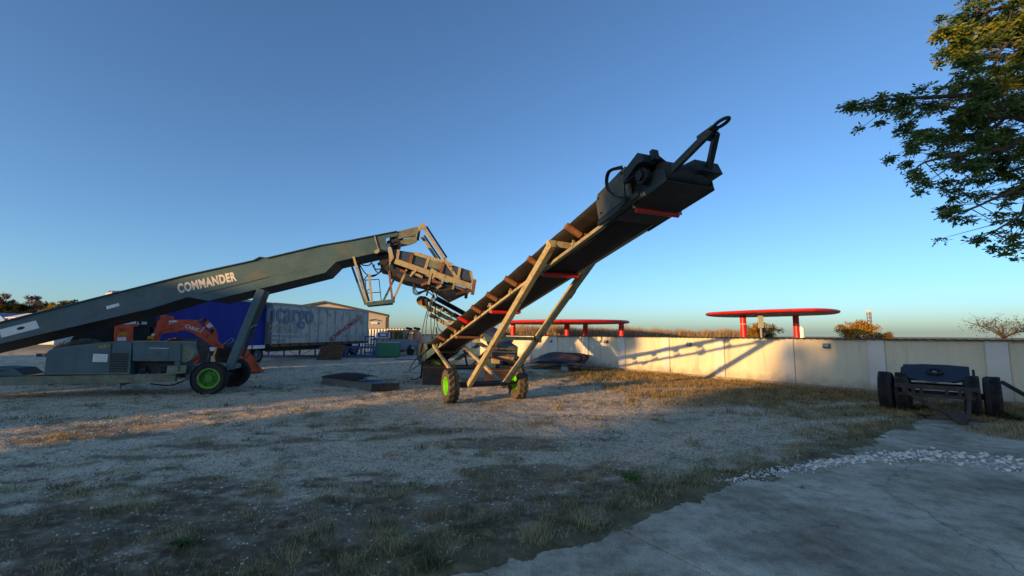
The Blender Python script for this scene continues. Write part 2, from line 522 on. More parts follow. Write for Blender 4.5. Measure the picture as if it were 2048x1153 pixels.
# ------------------------------------------------------------------ concrete pad: two slabs with an open joint
m, n, l, b = new_mat('old_concrete')
geo = n.new('ShaderNodeNewGeometry')
na = noise(0.8, 7); nb = noise(4.5, 7, 0.7); nc = noise(60, 3)
cc = ramp(na.outputs[0], [(0.34, (0.38, 0.295, 0.20)), (0.5, (0.58, 0.46, 0.325)), (0.66, (0.76, 0.63, 0.47))])
c2 = ramp(nb.outputs[0], [(0.36, (0.05, 0.047, 0.042)), (0.55, (1, 1, 1))])
mm = n.new('ShaderNodeMix'); mm.data_type = 'RGBA'; mm.blend_type = 'MULTIPLY'; mm.inputs['Factor'].default_value = 0.38
l.new(cc.outputs[0], mm.inputs['A']); l.new(c2.outputs[0], mm.inputs['B'])
c3 = ramp(nc.outputs[0], [(0.35, (0.7, 0.7, 0.7)), (0.65, (1.15, 1.15, 1.15, 1))])
m2 = n.new('ShaderNodeMix'); m2.data_type = 'RGBA'; m2.blend_type = 'MULTIPLY'; m2.inputs['Factor'].default_value = 0.8
l.new(mm.outputs['Result'], m2.inputs['A']); l.new(c3.outputs[0], m2.inputs['B'])
vc = n.new('ShaderNodeTexVoronoi'); vc.feature = 'DISTANCE_TO_EDGE'; vc.inputs['Scale'].default_value = 0.22
nd = noise(1.7, 5); vm = n.new('ShaderNodeVectorMath'); vm.operation = 'MULTIPLY_ADD'; vm.inputs[1].default_value = (0.5, 0.5, 0)
l.new(nd.outputs['Color'], vm.inputs[0]); l.new(geo.outputs['Position'], vm.inputs[2]); l.new(vm.outputs[0], vc.inputs['Vector'])
crk = ramp(vc.outputs['Distance'], [(0.0, (0.16, 0.15, 0.13)), (0.0012, (0.35, 0.33, 0.30)), (0.0026, (1, 1, 1))])
m3 = n.new('ShaderNodeMix'); m3.data_type = 'RGBA'; m3.blend_type = 'MULTIPLY'; m3.inputs['Factor'].default_value = 0.5
l.new(m2.outputs['Result'], m3.inputs['A']); l.new(crk.outputs[0], m3.inputs['B'])
nf = noise(170, 2); sp = ramp(nf.outputs[0], [(0.36, (0.45, 0.45, 0.45)), (0.5, (1, 1, 1)), (0.68, (1.35, 1.33, 1.3, 1))])
m4 = n.new('ShaderNodeMix'); m4.data_type = 'RGBA'; m4.blend_type = 'MULTIPLY'; m4.inputs['Factor'].default_value = 0.7
l.new(m3.outputs['Result'], m4.inputs['A']); l.new(sp.outputs[0], m4.inputs['B'])
nst = noise(0.55, 6, 0.6); st = ramp(nst.outputs[0], [(0.52, (1, 1, 1)), (0.64, (0.42, 0.39, 0.36))])
m5 = n.new('ShaderNodeMix'); m5.data_type = 'RGBA'; m5.blend_type = 'MULTIPLY'; m5.inputs['Factor'].default_value = 0.5
l.new(m4.outputs['Result'], m5.inputs['A']); l.new(st.outputs[0], m5.inputs['B'])
l.new(m5.outputs['Result'], b.inputs['Base Color'])
b.inputs['Roughness'].default_value = 0.9; b.inputs['Specular IOR Level'].default_value = 0.2
bp = n.new('ShaderNodeBump'); bp.inputs['Strength'].default_value = 0.35; bp.inputs['Distance'].default_value = 0.008
l.new(math_('ADD', math_('MULTIPLY', nf.outputs[0], 0.35), math_('MULTIPLY', nc.outputs[0], 0.3)), bp.inputs['Height']); l.new(bp.outputs[0], b.inputs['Normal'])
m_conc = m
pad = bpy.data.objects.new('concrete_pad', None); COL.objects.link(pad); tag(pad, kind='structure')
def slab(poly, z):
    mb = MB(); mb.ext([(x, y, z - 0.25) for x, y in poly], (0, 0, 0.25)); return mb
# joint runs from (1.3,4.54) to (1.75,3.84) and on towards the camera
J0, J1 = Vector((1.02, 4.98)), Vector((5.2, -1.5))
jd = (J1 - J0).normalized(); jn = Vector((-jd.y, jd.x)) * 0.011
left = [(J0.x, J0.y - 0.0), (J1.x, J1.y), (5.2, -6), (-3.2, -6)] + PAD[0:4]
ca = [(0.86, 4.54), (J0.x - jn.x, J0.y - jn.y - 0.2), (J1.x - jn.x, J1.y - jn.y), (J1.x, -6), (-3.2, -6), (-3.2, 2.2), (-0.9, 3.75), (0.12, 4.2)]
cb = [(J0.x + jn.x, J0.y + jn.y - 0.2)] + PAD[4:9] + [(8.6, 8.3), (13.2, 5.6), (13.2, -6), (J1.x + 0.02, -6), (J1.x + jn.x, J1.y + jn.y)]
cc_ = [(7.92, 9.3), (9.5, 10.4), (11.2, 9.6), (13.2, 7.2), (13.2, 5.63), (8.62, 8.33)]
for poly, z in ((ca, 0.016), (cb, 0.018), (cc_, 0.013)):
    slab(poly, z).build('slab', m_conc, pad)

# ------------------------------------------------------------------ scattered stones (uncountable) and dry grass
rng = np.random.default_rng(5)
def ico(sub=1):
    bm = bmesh.new(); bmesh.ops.create_icosphere(bm, subdivisions=sub, radius=1)
    v = np.array([p.co[:] for p in bm.verts]); f = np.array([[q.index for q in t.verts] for t in bm.faces]); bm.free(); return v, f
IV, IF = ico(1); IV2, IF2 = ico(2)
def stones_mesh(name, P, S, mat):
    OV = np.array([(1, 0, 0), (-1, 0, 0), (0, 1, 0), (0, -1, 0), (0, 0, 1), (0, 0, -1)], float)
    OF = np.array([(0, 2, 4), (2, 1, 4), (1, 3, 4), (3, 0, 4)])
    k = len(P)
    jit = rng.uniform(0.6, 1.3, (k, 6, 1))
    a = rng.uniform(0, 6.28, k); ca_, sa = np.cos(a), np.sin(a)
    V = OV[None] * jit * S[:, None, :]
    V = np.stack([V[..., 0] * ca_[:, None] - V[..., 1] * sa[:, None], V[..., 0] * sa[:, None] + V[..., 1] * ca_[:, None], V[..., 2]], -1) + P[:, None, :]
    F = (OF[None] + (np.arange(k) * 6)[:, None, None]).reshape(-1, 3)
    me = np_mesh(name, V.reshape(-1, 3), F); me.materials.append(mat); return link_mesh(name, me)
m_stone, n_, l_, b_ = new_mat('mixed_limestone_gravel')
g_ = n_.new('ShaderNodeNewGeometry'); cr = n_.new('ShaderNodeValToRGB')
for e, p, c in zip([cr.color_ramp.elements[0], cr.color_ramp.elements.new(0.4), cr.color_ramp.elements.new(0.75), cr.color_ramp.elements[-1]], (0.0, 0.35, 0.75, 1.0), ((0.13, 0.10, 0.065), (0.44, 0.355, 0.245), (0.66, 0.56, 0.415), (0.82, 0.73, 0.59))):
    e.position = p; e.color = rgba(c)
l_.new(g_.outputs['Random Per Island'], cr.inputs[0]); l_.new(cr.outputs[0], b_.inputs['Base Color'])
b_.inputs['Roughness'].default_value = 0.9; b_.inputs['Specular IOR Level'].default_value = 0.2
N = 130000
r = 2.6 * np.exp(rng.uniform(0, 1, N) * math.log(30 / 2.6)); a = np.radians(rng.uniform(-54, 54, N))
sx, sy = np.sin(a) * r, np.cos(a) * r
h, so, gr, _ = ground_fields(sx, sy)
pdv = pad_dist(sx, sy)
keep = (rng.uniform(0, 1, N) < np.clip(1 - 0.97 * so - 0.7 * gr, 0.02, 1)) & (pdv > 0.1) & (((sx - WALL0.x) * WALLN.x + (sy - WALL0.y) * WALLN.y) > 0.3)
sx, sy, h, r = sx[keep], sy[keep], h[keep], r[keep]
s = np.clip(rng.lognormal(0, 0.45, len(sx)), .3, 1.9) * 0.0078 + r * 0.00085
S = np.stack([s, s * rng.uniform(.6, 1.2, len(s)), s * rng.uniform(.45, .9, len(s))], 1)
o = stones_mesh('gravel_stones', np.stack([sx, sy, h + s * 0.1], 1), S, m_stone)
tag(o, 'loose pale gravel stones scattered over the yard', 'gravel', kind='stuff')

def blades(name, P, H, lean, W, mat, hue=None):
    k = len(P)
    a = rng.uniform(0, 6.28, k); b2 = rng.uniform(0, 6.28, k)
    d = np.stack([np.cos(a), np.sin(a), np.zeros(k)], 1)
    wv = np.stack([-np.sin(b2), np.cos(b2), np.zeros(k)], 1) * W[:, None]
    up = np.array([0, 0, 1.0])
    mid = P + up * (H * 0.6)[:, None] + d * (H * lean * 0.35)[:, None]
    tip = P + up * (H * (1 - 0.3 * lean))[:, None] + d * (H * lean)[:, None]
    V = np.stack([P - wv, P + wv, mid + wv * 0.7, mid - wv * 0.7, tip], 1)
    F = np.array([(0, 1, 2), (0, 2, 3), (3, 2, 4)])
    F = (F[None] + (np.arange(k) * 5)[:, None, None]).reshape(-1, 3)
    me = np_mesh(name, V.reshape(-1, 3), F)
    me.materials.append(mat)
    return link_mesh(name, me)
def grass_mat(name, c0, c1, c2):
    m, n_, l_, b_ = new_mat(name)
    g_ = n_.new('ShaderNodeNewGeometry'); t = n_.new('ShaderNodeTexNoise'); t.inputs['Scale'].default_value = 3.0; t.inputs['Detail'].default_value = 4
    l_.new(g_.outputs['Position'], t.inputs[0])
    ad = n_.new('ShaderNodeMath'); ad.operation = 'MULTIPLY_ADD'; ad.inputs[1].default_value = 0.35; l_.new(g_.outputs['Random Per Island'], ad.inputs[0])
    sb = n_.new('ShaderNodeMath'); sb.operation = 'SUBTRACT'; sb.inputs[1].default_value = 0.17; l_.new(t.outputs[0], sb.inputs[0]); l_.new(sb.outputs[0], ad.inputs[2])
    cr = n_.new('ShaderNodeValToRGB'); cr.color_ramp.elements.new(0.5)
    for e, p, c in zip(cr.color_ramp.elements, (0.35, 0.5, 0.65), (c0, c1, c2)): e.position = p; e.color = rgba(c)
    l_.new(ad.outputs[0], cr.inputs[0]); l_.new(cr.outputs[0], b_.inputs['Base Color'])
    b_.inputs['Roughness'].default_value = 0.8; b_.inputs['Specular IOR Level'].default_value = 0.15
    tr = n_.new('ShaderNodeBsdfTranslucent'); l_.new(cr.outputs[0], tr.inputs[0])
    ms = n_.new('ShaderNodeMixShader'); ms.inputs[0].default_value = 0.3
    l_.new(b_.outputs[0], ms.inputs[1]); l_.new(tr.outputs[0], ms.inputs[2])
    l_.new(ms.outputs[0], n_['Material Output'].inputs[0])
    return m
m_dry = grass_mat('dry_grass', (0.17, 0.13, 0.06), (0.36, 0.28, 0.135), (0.54, 0.44, 0.25))
m_grn = grass_mat('green_grass', (0.030, 0.050, 0.014), (0.055, 0.078, 0.022), (0.11, 0.11, 0.04))
N = 9000
r = 3.2 * np.exp(rng.uniform(0, 1, N) * math.log(26 / 3.2)); a = np.radians(rng.uniform(-54, 54, N))
tx, ty = np.sin(a) * r, np.cos(a) * r
h, so, gr, _ = ground_fields(tx, ty); pdv = pad_dist(tx, ty)
wdv = (tx - WALL0.x) * WALLN.x + (ty - WALL0.y) * WALLN.y
pr = np.clip(gr * 0.9 + so * 0.12 + 0.02, 0, 1)
keep = (rng.uniform(0, 1, N) < pr) & (pdv > 0.06) & (wdv > 0.1)
tx, ty, r, gr, so, pdk, wk = tx[keep], ty[keep], r[keep], gr[keep], so[keep], pdv[keep], wdv[keep]
def scatter(tx, ty, r, per, spread, hmul, lean):
    P = []; Hh = []; W = []
    k = rng.integers(per[0], per[1], len(tx))
    i = np.repeat(np.arange(len(tx)), k)
    px = tx[i] + rng.normal(0, spread, len(i)) * (0.6 + r[i] * 0.08); py = ty[i] + rng.normal(0, spread, len(i)) * (0.6 + r[i] * 0.08)
    hz = ground_fields(px, py)[0]
    big = rng.lognormal(0, 0.4, len(tx))[i]
    H_ = rng.uniform(0.03, 0.10, len(i)) * hmul * np.clip(big, 0.5, 1.9)
    W_ = 0.0011 + r[i] * 0.00030
    return np.stack([px, py, hz - 0.004], 1), H_, rng.uniform(lean[0], lean[1], len(i)), W_
sel = rng.uniform(0, 1, len(tx)) < 0.8
P, H_, L_, W_ = scatter(tx[sel], ty[sel], r[sel], (14, 34), 0.055, 1.0, (0.3, 1.3))
o = blades('dry_grass', P, H_, L_, W_, m_dry); tag(o, 'short dry straw coloured grass tufts on the yard edge', 'grass', kind='stuff')
P, H_, L_, W_ = scatter(tx[~sel], ty[~sel], r[~sel], (14, 34), 0.06, 0.75, (0.2, 1.0))
o = blades('green_grass', P, H_, L_, W_, m_grn); tag(o, 'low green grass and weeds between the gravel', 'grass', kind='stuff')

# thicker dry grass along the wall
k = 5200
ws = rng.uniform(0.5, 17, k); wq = 0.25 + rng.uniform(0, 1, k) ** 1.3 * 8
tx, ty = WALL0.x + WALLD.x * ws + WALLN.x * wq, WALL0.y + WALLD.y * ws + WALLN.y * wq
h, so, gr, _ = ground_fields(tx, ty)
keep = (rng.uniform(0, 1, k) < gr + .1) & (pad_dist(tx, ty) > .1)
tx, ty = tx[keep], ty[keep]; r = np.hypot(tx, ty)
P, H_, L_, W_ = scatter(tx, ty, r, (9, 18), 0.07, 1.3, (0.3, 1.2))
m_dryw = grass_mat('wall_side_grass', (0.12, 0.095, 0.035), (0.32, 0.215, 0.085), (0.48, 0.33, 0.14))
o = blades('wall_side_grass', P, H_, L_, W_, m_dryw); tag(o, 'orange brown dry grass growing in front of the yard wall', 'grass', kind='stuff')
# green weeds one can count
m_weed = grass_mat('weed_leaf', (0.035, 0.09, 0.02), (0.05, 0.13, 0.03), (0.08, 0.17, 0.04))
def weed(px, py, size, n_, label, name='weed_plant', mat=None, up=0.6):
    g = G(px, py); mb = MB()
    for i in range(n_):
        a = 6.28 * i / n_ + random.uniform(-.4, .4); L = size * random.uniform(.6, 1.1); wd = L * 0.10
        d = Vector((math.cos(a), math.sin(a), 0)); s_ = Vector((-d.y, d.x, 0)) * wd
        q = [Vector((0, 0, 0.0)), d * L * .45 + Vector((0, 0, L * up * .7)), d * L + Vector((0, 0, L * up * random.uniform(.2, .8)))]
        mb.add([q[0] - s_ * .3, q[0] + s_ * .3, q[1] + s_, q[1] - s_, q[2]], [(0, 1, 2, 3), (3, 2, 4)])
    o = mb.build(name, mat or m_weed); o.location = (g.x, g.y, gz(g.x, g.y) + 0.005)
    return tag(o, label, 'weed', 'green weeds in the bare soil')
weed(362, 1100, 0.16, 26, 'bright green grass tuft on dark soil at lower left', 'grass_tuft')
weed(780, 1078, 0.10, 7, 'flat green leaf sprig lying on soil left of centre')
weed(985, 1068, 0.09, 8, 'small green weed sprig on soil before the pad edge')
weed(1082, 998, 0.10, 9, 'small green weed at the middle of the soil strip')
weed(1295, 993, 0.11, 12, 'green weed beside the concrete pad edge')
weed(1262, 965, 0.20, 40, 'dense dark green weed clump at the bend of the pad edge', 'weed_clump')
weed(1600, 978, 0.08, 14, 'small green tuft growing in the concrete pad near the white rocks', 'grass_tuft')
weed(1835, 1057, 0.10, 18, 'flat green moss tuft on the concrete pad', 'grass_tuft', up=.25)
weed(2005, 1092, 0.09, 16, 'green moss tuft on the pad near the right edge', 'grass_tuft', up=.25)
# fallen dry leaves
m_leaf_dry = M('fallen_leaf', (0.30, 0.24, 0.15), 0.8, var=0.3, scale=20)
mb = MB(); mb.add([(-.035, 0, .004), (0, -.016, .012), (.045, 0, .006), (0, .016, .012), (0, 0, .002)], [(0, 1, 4), (1, 2, 4), (2, 3, 4), (3, 0, 4)])
leaf_me = mb.mesh('fallen_leaf'); leaf_me.materials.append(m_leaf_dry)
for i, (px, py) in enumerate([(122, 1047), (578, 1063), (1052, 1077), (945, 1114), (835, 1118), (1280, 1022), (1105, 1073), (1240, 1060), (1645, 1056), (1675, 1058), (1510, 1070), (1330, 990), (700, 1090), (900, 1133), (440, 1120), (190, 1105)]):
    g = G(px, py); o = link_mesh('fallen_leaf', leaf_me, None, (g.x, g.y, gz(g.x, g.y) + 0.012 if i not in (8, 9, 10) else 0.022))
    o.rotation_euler = (random.uniform(-.2, .2), random.uniform(-.2, .2), random.uniform(0, 6)); o.scale = [random.uniform(.8, 1.3)] * 3
    tag(o, ['pale dry leaf on gravel at far left', 'dry leaf on the dark soil left of centre', 'dry leaf before the centre of the pad edge', 'dry leaf low at the bottom centre', 'dry leaf beside a straw tuft at bottom centre', 'dry leaf under the bend of the pad edge', 'dry leaf between the sprigs at centre', 'dry leaf close to the slab joint'][i % 8] if i < 8 else ('dry leaf lying on the concrete pad' if i in (8, 9, 10) else 'small dry leaf lying on the dark soil'), 'leaf', 'fallen leaves near the camera')

# ------------------------------------------------------------------ white rocks: a row along the pad and a pile at the right
m_rock = M('white_rock', (0.80, 0.74, 0.67), 0.9, var=0.15, scale=5, bump=0.35, bscale=18, dirt=(0.40, 0.34, 0.28), damt=0.15, dscale=4)
rock_me = []
for k in range(7):
    v = IV2.copy(); v = v * (1 + (vnoise(v[:, 0] * 1.6 + k * 9, v[:, 1] * 1.6 + v[:, 2] * 2.3, k)[:, None] - 0.5) * 0.8)
    v = v * np.array([1.0, 0.75, 0.6]) * 1.0
    me = np_mesh('white_rock', v, IF2); me.materials.append(m_rock); rock_me.append(me)
nrock = [0]
def rock(x, y, z, s, label, group):
    o = link_mesh('white_rock', random.choice(rock_me), None, (x, y, z)); o.scale = (s * random.uniform(.8, 1.3), s * random.uniform(.8, 1.2), s * random.uniform(.7, 1.1))
    o.rotation_euler = (random.uniform(-.4, .4), random.uniform(-.4, .4), random.uniform(0, 6.3)); tag(o, label, 'rock', group); nrock[0] += 1
row = [G(1458, 966), G(1540, 950), G(1620, 936), G(1680, 928), G(1750, 921), G(1830, 914), G(1900, 911)]
for i in range(len(row) - 1):
    cnt = (13, 13, 36, 40, 42, 42)[i]
    for k in range(cnt):
        t = random.random(); p = row[i].lerp(row[i + 1], t); s = random.uniform(.014, .040) * (0.85 if i < 2 else 1.0)
        q = random.gauss(0, .05 + .02 * i)
        seg_ = ('at the sparse left tip of the rock row', 'in the thin left stretch of the rock row', 'left of the middle of the rock row', 'at the middle of the rock row', 'right of the middle of the rock row', 'where the rock row meets the pile')[i]
        rock(p.x + q * .4, p.y + q, 0.016 + s * .45 + (random.random() ** 3) * .04, s, ('large' if s > .030 else 'small') + ' white rock ' + seg_, 'row of white rocks on the pad')
tot = 0
while tot < 112:
    x, y = random.uniform(6.2, 9.0), random.uniform(5.8, 7.8)
    c = ((x - 7.55) / 1.15) ** 2 + ((y - 6.8 + (x - 7.55) * 0.35) / 0.48) ** 2
    if c > 1: continue
    s = random.uniform(.020, .050)
    rock(x, y, 0.02 + s * .4 + (1 - c) * 0.13 * random.random(), s, ('large' if s > .037 else 'small') + ' white rock ' + ('on the crest' if c < .3 else 'on the slope' if c < .7 else 'at the rim') + ' of the pile at the right', 'pile of white rocks at the right'); tot += 1
# small rubble between
k = 900
u = rng.uniform(0, 1, k); seg = rng.integers(0, len(row) - 1, k)
A_ = np.array([p[:2] for p in row]); pp = A_[seg] * (1 - u[:, None]) + A_[seg + 1] * u[:, None] + rng.normal(0, 0.09, (k, 2))
q2 = np.stack([rng.normal(7.55, .55, 1500), rng.normal(6.8, .24, 1500)], 1); q2[:, 1] -= (q2[:, 0] - 7.55) * 0.35
pp = np.concatenate([pp, q2]); s = rng.uniform(.006, .022, len(pp))
o = stones_mesh('small_rubble', np.stack([pp[:, 0], pp[:, 1], 0.018 + s * .3], 1), np.stack([s, s * .8, s * .7], 1), m_rock)
tag(o, 'small white rubble between the white rocks', 'rubble', kind='stuff')
# heap of earth and dead weeds at the right edge
mb = MB(); rows = []
for i in range(15):
    rw = []
    for j in range(15):
        u_, v_ = (i / 14 - .5) * 2, (j / 14 - .5) * 2; rad = math.hypot(u_, v_)
        hgt = max(0, 1 - rad) ** 1.2 * .34 * (0.8 + 0.5 * random.random())
        rw.append((10.4 + u_ * 1.25, 8.55 + v_ * .8 - u_ * .3, -0.02 + hgt))
    rows.append(rw)
mb.sheet(rows)
o = mb.build('earth_heap', M('weedy_earth', (0.30, 0.235, 0.155), 0.95, var=0.5, scale=9, bump=0.6, bscale=30, dirt=(0.14, 0.105, 0.065), damt=0.3, dscale=6), None, smooth=60)
tag(o, 'low heap of brown earth with dead weeds on the pad at the right', 'earth heap')
k = 2600
a_ = rng.uniform(0, 6.28, k); q_ = np.sqrt(rng.uniform(0, 1, k)) * 1.05
hx_ = 10.4 + np.cos(a_) * q_ * 1.25; hy_ = 8.55 + np.sin(a_) * q_ * .8 - np.cos(a_) * q_ * .3
hb = blades('dead_weeds', np.stack([hx_, hy_, np.maximum(0, 1 - q_) ** 1.2 * .34 + .0], 1), rng.uniform(.05, .20, k), rng.uniform(.3, 1.4, k), np.full(k, .0045), m_dry); tag(hb, 'dead straw weeds on the earth heap at the right', 'weeds', kind='stuff')

# ================================================================== PERIMETER WALL
m_wall = M('cream_render', (0.61, 0.555, 0.425), 0.85, var=0.08, scale=1.2, bump=0.12, bscale=70, dirt=(0.47, 0.42, 0.32), damt=0.16, dscale=1.3, stretch=(2.2, 2.2, 0.25))
def wall_dirt(m):
    """rain splash and soil on the lowest part of the render"""
    n_, l_ = m.node_tree.nodes, m.node_tree.links; b_ = n_['Principled BSDF']; src = b_.inputs['Base Color'].links[0].from_socket
    tc = n_.new('ShaderNodeTexCoord'); sx = n_.new('ShaderNodeSeparateXYZ'); l_.new(tc.outputs['Object'], sx.inputs[0])
    no = n_.new('ShaderNodeTexNoise'); no.inputs['Scale'].default_value = 2.6; no.inputs['Detail'].default_value = 8; l_.new(tc.outputs['Object'], no.inputs[0])
    ma = n_.new('ShaderNodeMath'); ma.operation = 'MULTIPLY_ADD'; ma.inputs[1].default_value = -0.9; l_.new(no.outputs[0], ma.inputs[0]); l_.new(sx.outputs[2], ma.inputs[2])
    mr = n_.new('ShaderNodeMapRange'); mr.inputs['From Min'].default_value = -0.38; mr.inputs['From Max'].default_value = 0.0; mr.inputs['To Min'].default_value = 0.75; mr.inputs['To Max'].default_value = 0.0
    l_.new(ma.outputs[0], mr.inputs[0])
    mx = n_.new('ShaderNodeMix'); mx.data_type = 'RGBA'; l_.new(mr.outputs[0], mx.inputs['Factor']); l_.new(src, mx.inputs['A']); mx.inputs['B'].default_value = (0.27, 0.225, 0.16, 1)
    l_.new(mx.outputs['Result'], b_.inputs['Base Color'])
wall_dirt(m_wall)
m_pil = M('pale_pilaster_render', (0.60, 0.58, 0.53), 0.85, var=0.07, scale=1.5, bump=0.12, bscale=70)
wall_dirt(m_pil)
m_plinth = M('plinth_concrete', (0.30, 0.26, 0.20), 0.9, var=0.3, scale=3, bump=0.3, bscale=40, dirt=(0.15, 0.13, 0.10), damt=0.3)
m_coping = M('coping_sheet', (0.045, 0.042, 0.04), 0.7, var=0.3, scale=4)
WF = Frame(WALL0.x, WALL0.y, math.atan2(WALLD.y, WALLD.x))      # local x along wall to the right, local -y faces the yard
wall = fthing(WF, 'perimeter_wall', 'long cream rendered yard wall with pale pilasters and corrugated coping', 'wall')
PITCHW = 2.70
WOFF = -0.33
WH = 1.76
k0, k1 = -14, 9
for k in range(k0, k1 + 1):
    p0, p1 = WOFF + k * PITCHW, WOFF + (k + 1) * PITCHW
    if k < k1:
        MB().box(((p0 + 0.002 + p1 - 0.44) / 2, 0.10, (0.12 + WH) / 2), (p1 - p0 - 0.444, 0.20, WH - 0.12)).build('panel', m_wall, wall)
        MB().box(((p0 + p1) / 2, 0.09, 0.04), (p1 - p0 - 0.004, 0.30, 0.158)).build('plinth', m_plinth, wall)
    MB().box((p0 - 0.22, 0.07, (0.125 + WH - 0.003) / 2), (0.438, 0.30, WH - 0.128)).build('pilaster', m_pil, wall)
    if k < k1:                                       # corrugated coping sheet per bay
        mb = MB(); rows = []
        n_ = 36
        for v in (-0.17, 0.05, 0.27):
            rows.append([(p0 + (p1 - p0 - 0.004) * i / n_, v, WH + 0.03 + 0.014 * math.sin(i * math.pi / 1.5) - abs(v - 0.05) * 0.12) for i in range(n_ + 1)])
        mb.sheet(rows).build('coping', m_coping, wall, smooth=70, solid=0.006)
# floodlights hung on the wall
m_lamp = M('floodlight_casing', (0.06, 0.065, 0.07), 0.5, var=0.2)
m_lglass = M('floodlight_glass', (0.25, 0.32, 0.36), 0.15, var=0.1, spec=0.6)
def floodlight(px, py, label, sc=1.0, glass=m_lglass):
    p = WF.at(px, py, 0.0); w_ = WF.o + WF.x * p.x + Vector((0, 0, p.z)) + WALLN * 0.0
    t = thing('floodlight', label, 'floodlight', w_, WF.rz, 'floodlights along the yard wall'); t.scale = (sc, sc, sc)
    MB().box((0, -.03, 0), (.05, .06, .05)).bar((0, -.03, 0), (0, -.12, -.02), .03, .03).build('bracket', m_lamp, t)
    rot = Matrix.Rotation(R_(-25), 3, 'X')
    MB().box((0, -.15, -.02), (.22, .07, .16), rot).build('casing', m_lamp, t, bevel=.012)
    MB().box(Vector((0, -.15, -.02)) + rot @ Vector((0, -.038, 0)), (.18, .006, .12), rot).build('lens', glass, t)
floodlight(1025, 681, 'small floodlight on the wall left of the conveyor legs')
floodlight(1105, 682, 'small floodlight on the sunlit wall above the steel sheets')
floodlight(1215, 683, 'small floodlight on the shaded wall bay right of the steel sheets')
floodlight(1381, 688, 'small dark floodlight on the sunlit wall beside the conveyor shadow')
floodlight(1656, 691, 'blue grey floodlight on the shaded wall under the tree', 1.0, M('floodlight_glass_blue', (0.10, 0.22, 0.30), 0.15, var=0.1, spec=0.6))
floodlight(866, 676, 'tiny floodlight on the far end of the wall behind the hoses')

# ================================================================== FILLING STATION CANOPIES BEHIND THE WALL
m_cred = M('canopy_red', (0.50, 0.014, 0.016), 0.4, var=0.2, scale=0.8, spec=0.4, dirt=(0.30, 0.03, 0.03), damt=0.12, dscale=0.6)
m_cjoint = M('fascia_joint_shadow', (0.16, 0.01, 0.01), 0.6)
m_csoff = M('canopy_soffit', (0.28, 0.20, 0.19), 0.6, var=0.1)
m_cring = M('pale_metal_band', (0.6, 0.58, 0.55), 0.4, var=0.1)
def canopy(label, c, ax, half, dep, z0, z1, cols, colr, name='canopy', ex=1.0):
    """lens shaped flat roof: plan is a rounded lozenge"""
    t = thing(name, label, 'canopy', (c[0], c[1], 0), ax)
    out_ = []
    for i in range(64):
        a = 2 * math.pi * i / 64; ca_, sa = math.cos(a), math.sin(a)
        out_.append((half * math.copysign(abs(ca_) ** ex, ca_), dep * math.copysign(abs(sa) ** ex, sa)))
    mb = MB(); prof = [(1.0, 0.5), (0.996, 0.82), (0.975, 1.0), (0.90, 1.0), (0.5, 1.0)]
    prof = [(0.965, 0.0), (0.99, 0.14)] + prof
    rows = [[(x * s_, y * s_, z0 + (z1 - z0) * zz) for x, y in out_ + out_[:1]] for s_, zz in prof]
    mb.sheet(rows)
    mb.add([(x * .5, y * .5, z1) for x, y in out_], [tuple(range(64))])
    mb.build('roof', m_cred, t, smooth=40)
    mb = MB(); mb.add([(x * .965, y * .965, z0 - 0.002) for x, y in out_], [tuple(range(64))]); mb.build('soffit', m_csoff, t)
    for i in range(0, 64, 4):
        x, y = out_[i]; MB().bar((x * 1.003, y * 1.003, z0 + .05), (x * 1.003, y * 1.003, z1 - .06), .03, .02, (1, 0, 0)).build('fascia_joint', m_cjoint, t)
    for k in range(10):
        a = 6.283 * k / 10; MB().cyl((half * .55 * math.cos(a), dep * .55 * math.sin(a), z0 - .06), (half * .55 * math.cos(a), dep * .55 * math.sin(a), z0), .22, 10).build('soffit_lamp', m_cring, t)
    for cx_, cy_ in cols:
        MB().cyl((cx_, cy_, -.1), (cx_, cy_, z0 - .004), colr, 20).build('column', m_cred, t, smooth=50)
        MB().cyl((cx_, cy_, 2.90), (cx_, cy_, 2.95), colr * 1.12, 20).build('column_band', m_cring, t, smooth=50)
    return t
Yc = 48.0
cR = PY(1536, 625, Yc + 3)
fr = Frame(cR.x, cR.y, R_(-4))
def colpos(fr, px, v):
    p = fr.at(px, 660, v); return (p.x, v)
canopy('red filling station canopy on two red columns beyond the wall at the right', (cR.x, cR.y), R_(-4), 6.8, 9.0, 3.98, 4.30, [colpos(fr, 1487, -1.2), colpos(fr, 1593, 1.0)], 0.32, ex=1.32)
cL = PY(1128, 645, 64)
fr2 = Frame(cL.x, cL.y, R_(-10))
canopy('long low red filling station canopy behind the conveyor legs', (cL.x, cL.y), R_(-10), 9.2, 8.5, 3.22, 3.62, [colpos(fr2, 1026, 1.0), colpos(fr2, 1088, 2.6), colpos(fr2, 1134, -1.6), colpos(fr2, 1171, 2.4), colpos(fr2, 1243, -1.0)], 0.37)
# sign panel post between the columns
p = PY(1521, 640, 47)
t = thing('sign_post', 'grey sign panel on a post under the right canopy', 'sign', (p.x, p.y, 0))
MB().cyl((0, 0, 0), (0, 0, 4.2), .13, 12).build('post', m_grey, t, smooth=50)
MB().box((-.1, -.2, 3.1), (.55, .12, 1.3)).build('panel', M('sign_back', (0.30, 0.31, 0.25), 0.5, var=0.1), t, bevel=.03)
